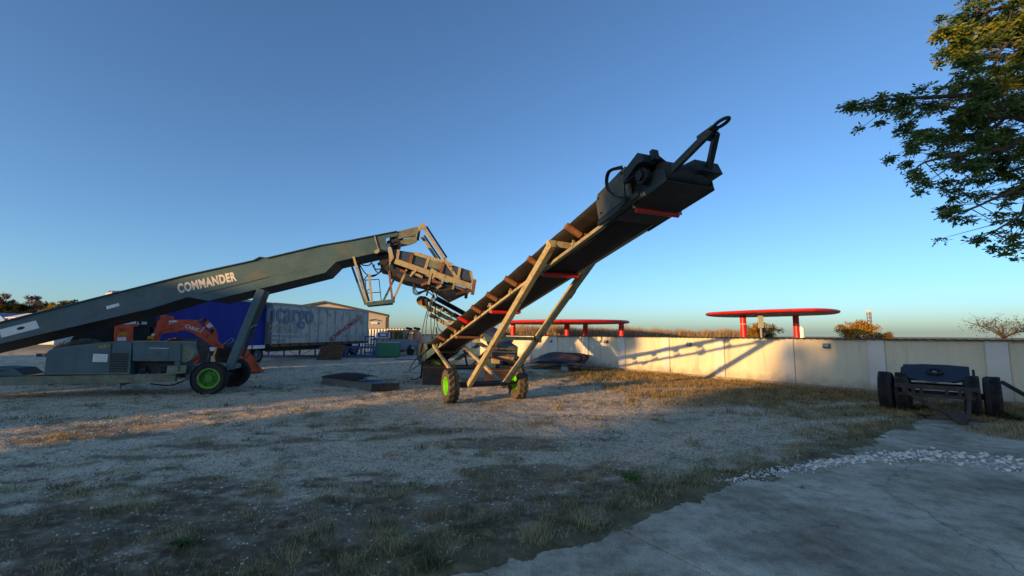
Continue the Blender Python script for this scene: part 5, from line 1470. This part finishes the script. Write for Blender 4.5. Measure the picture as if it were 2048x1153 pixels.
# orange van wreck
m_or = M('orange_van_paint', (0.62, 0.15, 0.05), 0.5, var=0.25, scale=3, dirt=(0.2, 0.08, 0.05), damt=0.25)
m_vgrey = M('faded_blue_grey_van', (0.15, 0.19, 0.24), 0.5, var=0.25, scale=2)
a = G(768, 712); b_ = G(831, 712)
FV = Frame(a.x, a.y + .6, 0)
t = fthing(FV, 'van_wreck', 'stripped orange and grey van wreck without windows behind the green box', 'van')
V_ = FV.at
Lx = V_(830, 700).x - V_(768, 700).x
MB().ext([(0, 0, .45), (Lx - .9, 0, .45), (Lx - .85, 0, .72), (Lx - .6, 0, .92), (Lx - .35, 0, .72), (Lx - .3, 0, .45), (Lx, 0, .5), (Lx, 0, 1.35), (0, 0, 1.35)], (0, 1.7, 0)).build('lower_body', m_vgrey, t, bevel=.03)
MB().box((Lx / 2 - .1, .85, 2.12), (Lx - .2, 1.55, .16)).build('roof', m_or, t, bevel=.05)
for x in (.05, .55, Lx * .55, Lx - .7):
    for y in (.07, 1.62):
        MB().bar((x, y, 1.34), (x + .05, y, 2.08), .10, .10, (1, 0, 0)).build('pillar', m_or, t)
MB().ext([(Lx - .28, 0.02, 1.35), (Lx, .02, 1.35), (Lx - .04, .02, 2.0), (Lx - .3, .02, 2.1)], (0, 1.66, 0)).build('rear_panel', m_or, t, bevel=.02)
for x in (.9, Lx - .62):
    wheel(t, (x, .15, .30), (0, -1, 0), .30, .2, .18, m_tyre, m_dark)
for dx, r_ in ((.1, .28), (.8, .3)):
    MB().lathe([(r_ * .6, -.08), (r_, -.1), (r_, .1), (r_ * .6, .08)], (Lx * .62 + dx, .8, 2.32), (.2, 0, 1), 18, closed=True).build('roof_tyre', m_tyre, t, smooth=40)
# pale sheet lying before the van
a = G(815, 719)
o = MB().box((0, 0, .05), (1.8, 1.2, .06)).build('pale_panel', M('pale_blue_panel', (0.22, 0.28, 0.33), 0.6, var=0.2), None); o.location = (a.x, a.y, 0); tag(o, 'flat pale blue panel lying on the ground before the van wreck', 'panel')

# ================================================================== SCRAP IN THE YARD
# channel section of a conveyor lying on the ground
q0, q1 = G(643, 768), G(742, 783)
ang = math.atan2(q1.y - q0.y, q1.x - q0.x); Lc = (q1 - q0).length
t = thing('scrap_conveyor_section', 'pale green steel conveyor section with black rubber lying on the gravel', 'conveyor section', q0, ang); t.scale = (1, .62, .6)
m_pale = M('pale_green_steel', (0.10, 0.125, 0.125), 0.55, var=0.25, scale=3, dirt=(0.14, 0.09, 0.06), damt=0.25)
MB().box((Lc / 2, .05, .22), (Lc, .06, .42)).build('side_channel', m_pale, t, bevel=.01)
MB().box((Lc / 2, 0, .42), (Lc, .14, .025)).box((Lc / 2, 0, .02), (Lc, .14, .025)).build('channel_flange', m_pale, t)
MB().box((Lc / 2 + .2, 1.25, .22), (Lc - .2, .06, .42)).build('side_channel', m_pale, t, bevel=.01)
MB().ext([(Lc * .45, .1, .40), (Lc + .1, .1, .36), (Lc + .45, 1.2, .36), (Lc * .55, 1.2, .42)], (0, 0, .04)).build('top_plate', m_bluecover, t)
MB().ext([(Lc - .05, .02, .04), (Lc + .05, .02, .04), (Lc + .05, .02, .42), (Lc - .05, .02, .42)], (.5, 1.2, 0)).build('end_plate', m_dark, t)
MB().box((Lc * .4, .62, .06), (Lc * .9, 1.1, .05)).build('floor_plate', m_dark, t)
for i in range(3):
    MB().bar((Lc * (.5 + .14 * i), .1, .47), (Lc * (.58 + .14 * i), 1.2, .47), .06, .03).build('slat', m_white if i == 1 else m_bluecover, t)
mb = MB(); rows = []
for i in range(16):
    k = i / 15; x = -.05 + k * (Lc * .72)
    rows.append([(x, -.06 + .0 * j, .44 + .02 * math.sin(k * 9)) if j == 0 else (x + .05 * j, -.05 + .25 * j, .46 + .30 * math.sin(math.pi * min(1, (.12 + k * .7))) * math.sin(math.pi * j / 5 * .8) + .10 * k * (j / 5)) for j in range(6)])
mb.sheet(rows).build('rubber_skirt', m_beltclean, t, smooth=60, solid=.02)
# rusty ballast blocks
def block(px0, px1, py, hgt, dep, rz, label):
    a, b_ = G(px0, py), G(px1, py)
    t = thing('ballast_block', label, 'ballast block', (a.x, a.y, -.02), rz, 'rusty steel ballast blocks under the conveyors')
    w_ = (b_ - a).length
    MB().box((w_ / 2, dep / 2, hgt / 2), (w_, dep, hgt)).build('body', M('dark_rusty_block', (0.065, 0.042, 0.034), 0.85, var=0.4, scale=4, bump=0.3, bscale=30), t, bevel=.02)
    MB().box((w_ / 2, dep / 2, hgt + .01), (w_ + .04, dep + .04, .035)).build('top_rim', m_rust, t)
    for x in (.2, .8):
        MB().tube([(w_ * x, dep / 2 - .12, hgt), (w_ * x, dep / 2 - .1, hgt + .09), (w_ * x, dep / 2 + .1, hgt + .09), (w_ * x, dep / 2 + .12, hgt)], .015).build('lifting_eye', m_dark, t)
block(845, 908, 770, .66, .9, R_(3), 'dark rusty steel block behind the near conveyor wheel')
block(968, 1018, 768, .52, .8, R_(2), 'smaller rusty steel block seen between the conveyor legs')
# pile of bent steel sheets by the wall
a = G(1062, 738)
t = thing('steel_sheet_pile', 'pile of bent dark brown steel sheets against the yard wall', 'steel sheets', (a.x, a.y, 0), math.atan2(WALLD.y, WALLD.x) * .45); t.scale = (.85, .85, .8)
m_sheet = M('brown_steel_sheet', (0.060, 0.038, 0.034), 0.5, 0.2, var=0.35, scale=2, bump=0.1, bscale=8)
def bent(x0, x1, y0, y1, z0, zr, curve, seed, name='bent_sheet'):
    random.seed(seed); mb = MB(); rows = []
    for i in range(13):
        k = i / 12
        rows.append([(x0 + (x1 - x0) * k + .15 * j / 5, y0 + (y1 - y0) * j / 5, z0 + zr * math.sin(math.pi * (k * .8 + .1)) * (.5 + .5 * j / 5) + curve * (j / 5) ** 2 + .02 * math.sin(k * 11 + j)) for j in range(6)])
    return mb.sheet(rows).build(name, m_sheet, t, smooth=60, solid=.015)
bent(-.2, 3.0, 0, 1.6, .08, .18, .1, 1); bent(-.5, 2.7, -.1, 1.5, .22, .34, .32, 2); bent(-.1, 2.9, .1, 1.4, .34, .42, .36, 3); bent(.8, 3.3, .5, 1.7, .30, .28, .5, 4)
MB().bar((-.4, -.15, .1), (.9, .1, .32), .14, .06).bar((.2, -.1, .03), (2.4, -.2, .06), .1, .08).build('rust_bar', m_rust, t)
a = G(1122, 744)
t = thing('bent_sheet_on_block', 'thin bent steel sheet propped on a grey block by the wall', 'steel sheet', (a.x, a.y, 0), R_(-12))
MB().box((.18, .1, .13), (.34, .3, .26)).build('block', M('grey_block', (0.30, 0.32, 0.33), 0.8, var=0.2), t, bevel=.02)
mb = MB(); mb.sheet([[(x, y, .28 + .05 * y + .06 * math.sin(x * 2.5)) for y in (0, .3, .6, .9)] for x in np.linspace(0, 1.7, 9)]); mb.build('sheet', m_sheet, t, smooth=60, solid=.015)
random.seed(11)
# blue crate beside the far wheel
a = G(1010, 752)
t = thing('blue_crate', 'low blue steel crate on the ground behind the far conveyor wheel', 'crate', (a.x, a.y + 2, 0))
MB().box((0, 0, .28), (1.7, .9, .5)).build('body', M('pale_blue_crate', (0.10, 0.20, 0.42), 0.5, var=0.2), t, bevel=.02)
MB().box((0, 0, .56), (1.76, .96, .05)).build('rim', m_bst, t)
# thin stick and post by the wall
for px, py, h_, lab in ((1550, 782, .32, 'thin dead stalk at the wall plinth where the sun patch ends'), (1642, 797, .25, 'thin dead stalk at the plinth of the shaded wall')):
    a = G(px, py); t = MB().tube([(0, 0, 0), (.03, 0, h_ * .5), (-.02, 0, h_)], .008, 5).tube([(.02, 0, h_ * .6), (.1, 0, h_ * .8)], .005, 5).build('dead_stalk', m_rust, None); t.location = a; tag(t, lab, 'stalk')

# ================================================================== TRAILER DOLLY at the right
wl, wr = Vector((9.93, 11.88, 0)), Vector((11.27, 10.52, 0))
mid = (wl + wr) / 2; axd = (wr - wl).normalized()
FD = Frame(mid.x, mid.y, math.atan2(axd.y, axd.x))
t = fthing(FD, 'trailer_dolly', 'black trailer dolly with twin tyres, slanted turntable and rusty drawbar by the wall', 'dolly')
hw_ = (wr - wl).length / 2
for sgn in (-1, 1):
    for off in (0, -.34):
        wheel(t, (sgn * (hw_ + off), .15, .46), (sgn, 0, 0), .48, .28, .27, m_tyre, m_dark)
MB().cyl((-hw_, .15, .46), (hw_, .15, .46), .07, 12).build('axle', m_dark, t)
for x in (-.55, .55):
    MB().box((x, .1, .60), (.10, 1.2, .14)).build('side_member', m_dark, t)
    MB().tube([(x, -.45, .5), (x, .15, .42), (x, .75, .5)], .05).build('leaf_spring', m_dark, t)
MB().box((0, -.42, .66), (1.5, .10, .10)).box((0, -.42, .46), (1.35, .08, .07)).box((0, .6, .62), (1.3, .1, .12)).build('cross_member', m_dark, t)
for x in (-.4, -.25, .2, .42):
    MB().box((x, -.40, .56), (.06, .08, .12)).build('shackle', m_dark, t)
rot = Matrix.Rotation(R_(24), 3, 'X')
c = Vector((0, .15, .93))
mb = MB()
for i in range(25):
    a = math.pi * i / 24
pts = [Vector((-.62, .42, 0)), Vector((-.62, .05, 0))] + [Vector((-.62 * math.cos(a), -.05 - .42 * math.sin(a), 0)) for a in np.linspace(0, math.pi, 15)] + [Vector((.62, .05, 0)), Vector((.62, .42, 0)), Vector((.2, .48, 0)), Vector((-.2, .48, 0))]
MB().ext([c + rot @ p for p in pts], rot @ Vector((0, 0, .05))).build('turntable_plate', M('greasy_plate', (0.018, 0.022, 0.028), 0.35, 0.3, var=0.3, scale=4), t, bevel=.01)
MB().lathe([(.10, 0), (.17, 0), (.17, .03), (.10, .03)], c + rot @ Vector((0, .05, .05)), rot @ Vector((0, 0, 1)), 24, closed=True).build('king_pin_ring', m_black, t, smooth=40)
MB().lathe([(.001, 0), (.05, 0), (.05, .02), (.001, .02)], c + rot @ Vector((0, .05, .05)), rot @ Vector((0, 0, 1)), 16).build('king_pin', m_grey, t)
MB().bar(c + rot @ Vector((-.35, -.44, .03)), c + rot @ Vector((.3, -.46, .03)), .03, .04).build('plate_lip', m_grey, t)
for x in (-.66, .66):
    MB().ext([(x, -.2, .55), (x, .6, .55), (x, .62, 1.06), (x, .45, 1.08), (x, -.1, .75)], (.05, 0, 0)).build('plate_bracket', m_dark, t)
m_drust = M('dark_rusty_drawbar', (0.075, 0.048, 0.036), 0.8, var=0.4, scale=6, bump=0.2)
tip = Vector((.42, -1.65, .10))
for x in (-.58, .58):
    MB().bar((x, -.45, .55), tip + Vector((x * .18, .15, 0)), .07, .08).build('drawbar', m_drust, t, bevel=.006)
MB().ext([tip + Vector((-.10, 0, -.04)), tip + Vector((.10, 0, -.04)), (.46, -1.25, .20), (.14, -1.25, .20)], (0, 0, .03)).build('drawbar_plate', m_drust, t)
MB().lathe([(.04, -.03), (.085, -.03), (.085, .03), (.04, .03)], tip + Vector((0, -.10, -.03)), (0, 0, 1), 16, closed=True).build('drawbar_eye', m_drust, t, smooth=40)
# weeds around the dolly
for i, (px, py, s_, lab) in enumerate(((1835, 822, .34, 'bushy green weed under the left side of the dolly'), (2010, 838, .30, 'green weed patch at the wall right of the dolly'), (2040, 846, .28, 'green weed at the right edge below the wall'), (1850, 838, .22, 'low green weed before the dolly drawbar'))):
    weed(px, py, s_, 70, lab, 'weed_clump', m_grn, up=.5)
# leaning pole and its board at the right edge
a = WF.at(2003, 764, -.5); b_ = WF.at(2075, 812, -1.0)
o = MB().bar(WF.o + WF.x * a.x + WF.y * a.y + Vector((0, 0, a.z)), WF.o + WF.x * (b_.x + .3) + WF.y * b_.y + Vector((0, 0, max(.03, b_.z - .25))), .06, .09).build('leaning_beam', m_dark, None, bevel=.006)
tag(o, 'dark beam leaning down to the right in front of the wall', 'beam')
# ================================================================== TREES
def leaf_mat(name, cols, trans=0.35):
    return grass_mat(name, *cols)
m_bark = M('bark', (0.085, 0.068, 0.052), 0.95, var=0.35, scale=6, bump=0.5, bscale=25)
def leaf_cloud(name, C, S, rad, mat, parent, n_leaf, size, comp=1, droop=0.0):
    """C: clump centres (k,3), rad: clump radius (k,), n_leaf leaves in all; comp leaflets per leaf"""
    k = len(C)
    w_ = rad ** 2; w_ = w_ / w_.sum()
    i = rng.choice(k, n_leaf, p=w_)
    d = rng.normal(0, 1, (n_leaf, 3)); d /= np.linalg.norm(d, axis=1)[:, None]
    r_ = rng.uniform(0, 1, n_leaf) ** 0.45
    P = C[i] + d * (r_ * rad[i])[:, None] * np.array(S)
    base = rng.normal(0, 1, (n_leaf, 3)); base[:, 2] = base[:, 2] * 0.5 - droop; base /= np.linalg.norm(base, axis=1)[:, None]
    Vs = []; 
    for c in range(comp):
        if comp == 1:
            dr = base; off = np.zeros((n_leaf, 3))
        else:
            side = np.cross(base, np.array([0, 0, 1.0])); side /= (np.linalg.norm(side, axis=1)[:, None] + 1e-6)
            t = c // 2; sg = -1 if c % 2 else 1
            if c == comp - 1 and comp % 2:
                dr = base; off = base * size * (comp // 2) * .5
            else:
                dr = base * .55 + side * sg * .8 + rng.normal(0, .15, (n_leaf, 3)); off = base * size * t * .5
            dr = dr / np.linalg.norm(dr, axis=1)[:, None]
        sz = size * rng.uniform(.6, 1.25, n_leaf)[:, None]
        nrm = rng.normal(0, 1, (n_leaf, 3)); wv = np.cross(dr, nrm); wv /= (np.linalg.norm(wv, axis=1)[:, None] + 1e-6)
        o_ = P + off
        Vs.append(np.stack([o_, o_ + dr * sz * .5 + wv * sz * .22, o_ + dr * sz, o_ + dr * sz * .5 - wv * sz * .22], 1))
    V = np.concatenate(Vs, 0)
    F = (np.array([[0, 1, 2, 3]])[None] + (np.arange(len(V)) * 4)[:, None, None]).reshape(-1, 4)
    me = np_mesh(name, V.reshape(-1, 3), F); me.materials.append(mat)
    return link_mesh(name, me, parent)
def make_tree(label, x, y, H, cr, mat, n_leaf=2500, size=.2, trunk_h=.3, trunk_r=.16, bare=False, group=None, name='tree', flat=0.8, clumps=60, z0=0, seed=1):
    random.seed(seed)
    t = thing(name, label, 'tree', (x, y, z0), 0, group)
    th = H * trunk_h; cz = th + (H - th) * .5; ch = (H - th) * .5
    mb = MB(); mb.tube([(0, 0, -.1), (.05, .02, th * .6), (.0, .05, th), (.05, 0, cz)], [trunk_r, trunk_r * .5], 8)
    ends = []
    for i in range(9):
        a = 6.283 * i / 9 + random.uniform(-.3, .3); zz = th * random.uniform(.75, 1.1)
        e = Vector((math.cos(a) * cr * random.uniform(.5, .85), math.sin(a) * cr * random.uniform(.5, .85), cz + ch * random.uniform(-.5, .7)))
        m_ = Vector((e.x * .4, e.y * .4, zz + (e.z - zz) * .55))
        mb.tube([(0, 0, zz), m_, e], [trunk_r * .45, trunk_r * .1], 6); ends.append((m_, e))
        for k in range(4 if not bare else 9):
            q = m_.lerp(e, random.uniform(.1, 1)); dv = Vector((random.gauss(0, 1), random.gauss(0, 1), random.gauss(.5, .7))).normalized() * cr * random.uniform(.2, .5)
            mb.tube([q, q + dv * .5 + Vector((0, 0, .05)), q + dv], [trunk_r * .14, trunk_r * .04], 5)
            if bare:
                for _ in range(4):
                    q2 = q + dv * random.uniform(.3, 1); d2 = Vector((random.gauss(0, 1), random.gauss(0, 1), random.gauss(.5, .7))).normalized() * cr * random.uniform(.12, .28)
                    mb.tube([q2, q2 + d2], [trunk_r * .06, trunk_r * .03], 4, smooth=False)
    mb.build('trunk', m_bark, t, smooth=50, recalc=False)
    C = []; Rr = []
    for i in range(clumps):
        while True:
            v = Vector((random.uniform(-1, 1), random.uniform(-1, 1), random.uniform(-1, 1)))
            if .25 < v.length < 1: break
        C.append((v.x * cr, v.y * cr, cz + v.z * ch * flat)); Rr.append(cr * random.uniform(.14, .34))
    if n_leaf:
        leaf_cloud('crown', np.array(C), (1, 1, .75), np.array(Rr), mat, t, n_leaf, size)
    return t
lm_dark = leaf_mat('dark_leaf', ((0.018, 0.026, 0.010), (0.032, 0.042, 0.015), (0.06, 0.065, 0.025)))
lm_red = leaf_mat('russet_leaf', ((0.09, 0.035, 0.015), (0.18, 0.075, 0.03), (0.26, 0.13, 0.045)))
lm_yel = leaf_mat('yellow_leaf', ((0.20, 0.13, 0.015), (0.34, 0.23, 0.02), (0.42, 0.30, 0.04)))
lm_olive = leaf_mat('olive_leaf', ((0.06, 0.06, 0.022), (0.10, 0.09, 0.035), (0.17, 0.14, 0.06)))
lm_orange = leaf_mat('orange_leaf', ((0.16, 0.11, 0.025), (0.34, 0.17, 0.03), (0.46, 0.24, 0.04)))
lm_grey = leaf_mat('grey_twig', ((0.10, 0.07, 0.055), (0.15, 0.11, 0.085), (0.22, 0.17, 0.13)))
def ptree(label, px, pyb, Y, topy, halfpx, mat, **kw):
    p = PY(px, 665, Y); top = PY(px, topy, Y).z; cr = halfpx / FPX * Y
    return make_tree(label, p.x, p.y, top, cr, mat, **kw)
gl = 'autumn trees at the far left'
ptree('russet autumn tree at the very left edge', -6, 640, 95, 584, 26, lm_red, n_leaf=9000, size=.45, trunk_h=.15, group=gl, seed=2)
ptree('dark evergreen tree beside the russet one at far left', 30, 640, 90, 588, 20, lm_dark, n_leaf=9000, size=.4, trunk_h=.1, group=gl, seed=3)
ptree('greyish nearly bare tree with rounded top at far left', 62, 640, 92, 583, 22, lm_grey, n_leaf=4000, size=.35, trunk_h=.2, bare=True, group=gl, seed=4)
ptree('dark tree right of the bare tree at far left', 74, 640, 98, 592, 14, lm_dark, n_leaf=7000, size=.4, trunk_h=.1, group=gl, seed=14)
ptree('bright yellow tree above the boom at far left', 106, 640, 88, 593, 20, lm_yel, n_leaf=7000, size=.4, trunk_h=.1, group=gl, seed=5)
ptree('flat topped olive tree above the boom at far left', 138, 640, 86, 591, 24, lm_olive, n_leaf=8000, size=.4, trunk_h=.2, group=gl, seed=6)
ptree('low dark bush mass behind the far left sheds', 20, 640, 84, 612, 40, lm_dark, n_leaf=12000, size=.4, trunk_h=.05, group=gl, seed=7, name='bush')
ptree('low dark bush right of the steep roofed house', 84, 640, 96, 612, 30, lm_olive, n_leaf=9000, size=.4, trunk_h=.05, group=gl, seed=8, name='bush')
gr_ = 'autumn trees beyond the yard wall'
ptree('orange green autumn tree behind the right canopy columns', 1524, 672, 70, 641, 32, lm_orange, n_leaf=4200, size=.3, trunk_h=.2, group=gr_, seed=9)
ptree('orange autumn tree left of the lattice mast', 1712, 672, 62, 638, 34, lm_orange, n_leaf=4500, size=.27, trunk_h=.2, group=gr_, seed=10)
ptree('small orange bush right of the lattice mast', 1762, 672, 66, 660, 20, lm_orange, n_leaf=1800, size=.25, trunk_h=.1, group=gr_, seed=12, name='bush')
ptree('wide bare tree beyond the wall at the right edge', 2006, 672, 40, 632, 56, lm_olive, n_leaf=700, size=.16, trunk_h=.42, bare=True, group=gr_, seed=13, trunk_r=.14)
ptree('dark low hedge bush below the sign panel beyond the wall', 1535, 672, 56, 666, 16, lm_dark, n_leaf=1500, size=.2, trunk_h=.05, group=gr_, seed=15, name='bush')

# dry reed bank behind the wall (uncountable)
m_reed = grass_mat('dry_reed', (0.20, 0.14, 0.08), (0.40, 0.28, 0.16), (0.55, 0.40, 0.25))
k = 34000
u = rng.uniform(0, 1, k)
pxs = 985 + u * 505
Yr = rng.uniform(76, 88, k)
xr = (pxs - CXP) / FPX * Yr
hm = np.interp(pxs, [985, 1020, 1060, 1250, 1330, 1400, 1440, 1490], [2.6, 3.6, 3.9, 3.3, 2.9, 2.5, 2.9, 2.5]) * (0.74 + .42 * fbm(pxs * .09, pxs * 0, 3, 3)) * rng.uniform(.75, 1.08, k)
o = blades('reed_bank', np.stack([xr, Yr, np.zeros(k)], 1), hm, rng.uniform(0, .5, k), np.full(k, .03), m_reed)
tag(o, 'bank of dry brown reeds behind the yard wall', 'reeds', kind='stuff')

# ================================================================== OVERHANGING TREE at the right (trunk stands out of the frame)
random.seed(21)
lm_maple = grass_mat('maple_leaf', (0.050, 0.100, 0.028), (0.085, 0.150, 0.042), (0.140, 0.195, 0.055))
lm_mapley = grass_mat('yellowing_maple_leaf', (0.09, 0.15, 0.03), (0.18, 0.22, 0.04), (0.30, 0.28, 0.055))
TR = Vector((10.2, 6.6, 0))
mt = thing('maple_tree', 'big dark leaved maple overhanging from the right with a yellow upper branch', 'tree', TR)
mb = MB()
mb.tube([(0, 0, -.1), (.05, 0, 1.6), (-.1, .05, 3.2), (-.05, 0, 5.5), (.1, 0, 8.5)], [.30, .10], 12)
C = []; Rr = []; Cy = []; Ry = []
def limb(pix, r0, z_from, clump=.22, yellow=False, dens=1.0):
    """pix: (px, py, Y) way points of a branch, from the crown to its tip"""
    pts = [PY(a, b__, Y) - TR for a, b__, Y in pix]
    pts = [Vector((0, 0, z_from))] + pts
    mb.tube(pts, [r0, .006], 6)
    tot = len(pts)
    for i in range(1, tot - 1):
        a, b_ = pts[i], pts[i + 1]
        n_ = max(3, int((b_ - a).length / .075 * dens))
        for k in range(n_):
            f_ = k / n_; p = a.lerp(b_, f_)
            taper = 1 - .8 * ((i - 1 + f_) / (tot - 1))
            sp = .40 * taper
            q = p + Vector((random.gauss(0, sp), random.gauss(0, sp * 1.4), random.gauss(-.05, sp * .62)))
            mb.tube([p, q], [.007, .003], 4, smooth=False)
            (Cy if yellow else C).append(tuple(q)); (Ry if yellow else Rr).append(clump * random.uniform(.35, .8) * (.55 + .45 * taper))
    (C if not yellow else Cy).append(tuple(pts[-1])); (Rr if not yellow else Ry).append(.10)
limb([(2080, 190, 6.6), (1960, 190, 6.4), (1860, 195, 6.2), (1770, 200, 6.0), (1706, 211, 5.9)], .06, 3.4, .20)
limb([(2080, 260, 6.2), (1990, 235, 6.2), (1900, 215, 6.2), (1830, 205, 6.4)], .05, 3.4, .22, dens=1.2)
limb([(2090, 300, 6.4), (2000, 300, 6.2), (1920, 310, 6.0), (1850, 325, 5.9), (1826, 345, 5.9)], .05, 3.2, .20, dens=1.1)
limb([(2070, 230, 7.2), (1980, 260, 7.0), (1900, 275, 6.8), (1810, 265, 6.6)], .05, 3.6, .20, dens=1.1)
limb([(2095, 380, 6.0), (2010, 390, 5.9), (1950, 415, 5.8), (1905, 428, 5.7)], .04, 3.0, .15)
limb([(2095, 400, 6.0), (2040, 432, 5.9), (1990, 462, 5.8), (1955, 478, 5.8)], .03, 2.9, .10, dens=.8)
limb([(2095, 450, 5.6), (2060, 478, 5.6), (2025, 495, 5.5)], .03, 2.7, .07, dens=.6)
limb([(2080, 150, 7.0), (2010, 160, 6.8), (1960, 165, 6.8)], .05, 4.0, .24, dens=1.3)
limb([(2095, 340, 7.4), (2010, 345, 7.2), (1960, 350, 7.0)], .05, 3.6, .24, dens=1.2)
limb([(2070, 20, 6.6), (2010, 15, 6.4), (1960, 25, 6.3), (1935, -5, 6.3)], .05, 5.0, .22, dens=1.2)
limb([(2095, 60, 7.0), (2040, 30, 6.8), (1985, 50, 6.6)], .05, 4.8, .22, dens=1.2)
limb([(2090, 100, 6.4), (2020, 92, 6.2), (1960, 92, 6.1), (1915, 75, 6.0), (1898, 62, 6.0)], .05, 4.4, .16, yellow=True, dens=1.1)
limb([(2060, 105, 6.2), (1985, 115, 6.0), (1925, 112, 6.0)], .04, 4.3, .15, yellow=True)
mb.build('trunk', m_bark, mt, smooth=50, recalc=False)
# the unseen rest of the crown
Cu = []; Ru = []
for i in range(150):
    v = Vector((random.gauss(0, 1), random.gauss(0, 1), random.gauss(0, 1))).normalized() * random.uniform(.4, 1)
    p = Vector((1.2 + v.x * 2.6, v.y * 2.4, 6.0 + v.z * 2.6))
    w_ = p + TR
    if w_.y > 0.3 and abs(w_.x / w_.y) < 1.24: continue
    Cu.append(tuple(p)); Ru.append(random.uniform(.3, .5))
nC, nY = np.array(C), np.array(Cy)
leaf_cloud('crown', nC, (1, 1, .55), np.array(Rr), lm_maple, mt, 9500, .062, comp=5, droop=.35)
leaf_cloud('crown', np.array(Cu), (1, 1, .8), np.array(Ru), lm_maple, mt, 4500, .10, comp=5, droop=.35)
leaf_cloud('yellow_branch', nY, (1, 1, .8), np.array(Ry), lm_mapley, mt, 1500, .075, comp=5, droop=.35)
# ================================================================== unseen blocks and trees added behind the camera to shade the yard
# (out of frame, sized and placed so their shadows lie over the yard)
def PQ(p, q):        # p across the light (to the right looking with it), q along the light
    sa, ca_ = math.sin(SUN_AZ), math.cos(SUN_AZ)
    return Vector((p * sa + q * ca_, -p * ca_ + q * sa, 0))
rzq = SUN_AZ
m_shade_block = M('shade_block_plaster', (0.45, 0.40, 0.33), 0.9, var=0.1, scale=1)
m_tile = M('shade_block_roof', (0.20, 0.09, 0.06), 0.85, var=0.25, scale=4)
def house(label, p0, p1, q, ev, rg, dep=8, name='house'):  # added unseen block that holds the sun off the yard
    """wall across the light from p0 to p1, ridge along the light direction's cross axis"""
    c = PQ((p0 + p1) / 2, q)
    t = thing(name, label, 'house', c, rzq)
    wd = p1 - p0
    MB().box((-dep / 2, 0, ev / 2), (dep, wd, ev)).build('wall', m_shade_block, t)
    if rg > ev:
        MB().ext([(.4, -wd / 2 - .3, ev), (-dep / 2, -wd / 2 - .3, rg), (-dep - .4, -wd / 2 - .3, ev)], (0, wd + .6, 0)).build('roof', m_tile, t)
    else:
        MB().box((-dep / 2, 0, ev + .05), (dep + .4, wd + .3, .1)).build('roof', m_tile, t)
    for i in range(max(1, int(wd / 3))):
        MB().box((.03, -wd / 2 + 1.5 + i * 3 if wd > 3 else 0, 1.6), (.06, 1.0, 1.2)).build('window', m_lglass, t)
    MB().box((.03, wd / 2 - .8, 1.05), (.06, .9, 2.1)).build('door', m_dark, t)
    return t
Q0 = -65
house('tall unseen block added far behind the camera to shade the yard', -2.4, 15, Q0, 15.2, 15.2, 12, 'tall_shade_block')
house('narrow unseen block added to shade the conveyor head', -3.9, -2.45, Q0, 13.4, 13.4, 10, 'narrow_shade_block')
house('flat roofed unseen block added to shade the screening plant', -21.4, -16.4, Q0, 12.0, 12.0, 8, 'middle_shade_block')
house('lower unseen block added to shade the loader', -26.0, -21.8, Q0 - 1, 11.2, 11.2, 8, 'lower_shade_block')
house('long unseen block added to shade the trailers', -58, -29.0, Q0 - 4, 13.1, 13.1, 12, 'long_shade_block')
house('low unseen block added to shade the foreground', -11.6, -4.4, Q0 + 3, 8.7, 8.7, 8, 'low_shade_block')
house('small unseen block added to shade the scrap section', -16.4, -14.0, Q0, 10.3, 10.5, 8, 'small_shade_block')
def stree(label, p, q, H, cr, seed, n_leaf=5200, size=.34, trunk_h=.12, clumps=60):  # unseen trees, crowns shaped for the shade they throw
    c = PQ(p, q); return make_tree(label, c.x, c.y, H, cr, lm_olive, n_leaf=n_leaf, size=size, trunk_h=trunk_h, clumps=clumps, seed=seed, group='unseen trees shaping the yard shade', name='tree', trunk_r=.22)
stree('round tall unseen tree shaped for the edge of the shade', -2.9, Q0 + 1, 13.6, 2.9, 31, 9000, .36, .52, 90)
stree('slim unseen tree added for shade beside the middle block', -15.6, Q0 + 2, 11.4, 1.1, 33, 4200, .25, .3)
stree('slim high crowned unseen tree shaped for the shade on the wall', -13.2, Q0 + 1, 12.9, 1.25, 35, 3200, .22, .88)
stree('broad unseen tree added for shade before the middle block', -18, Q0 + 2, 12.4, 2.2, 34, 4600, .34, .4)
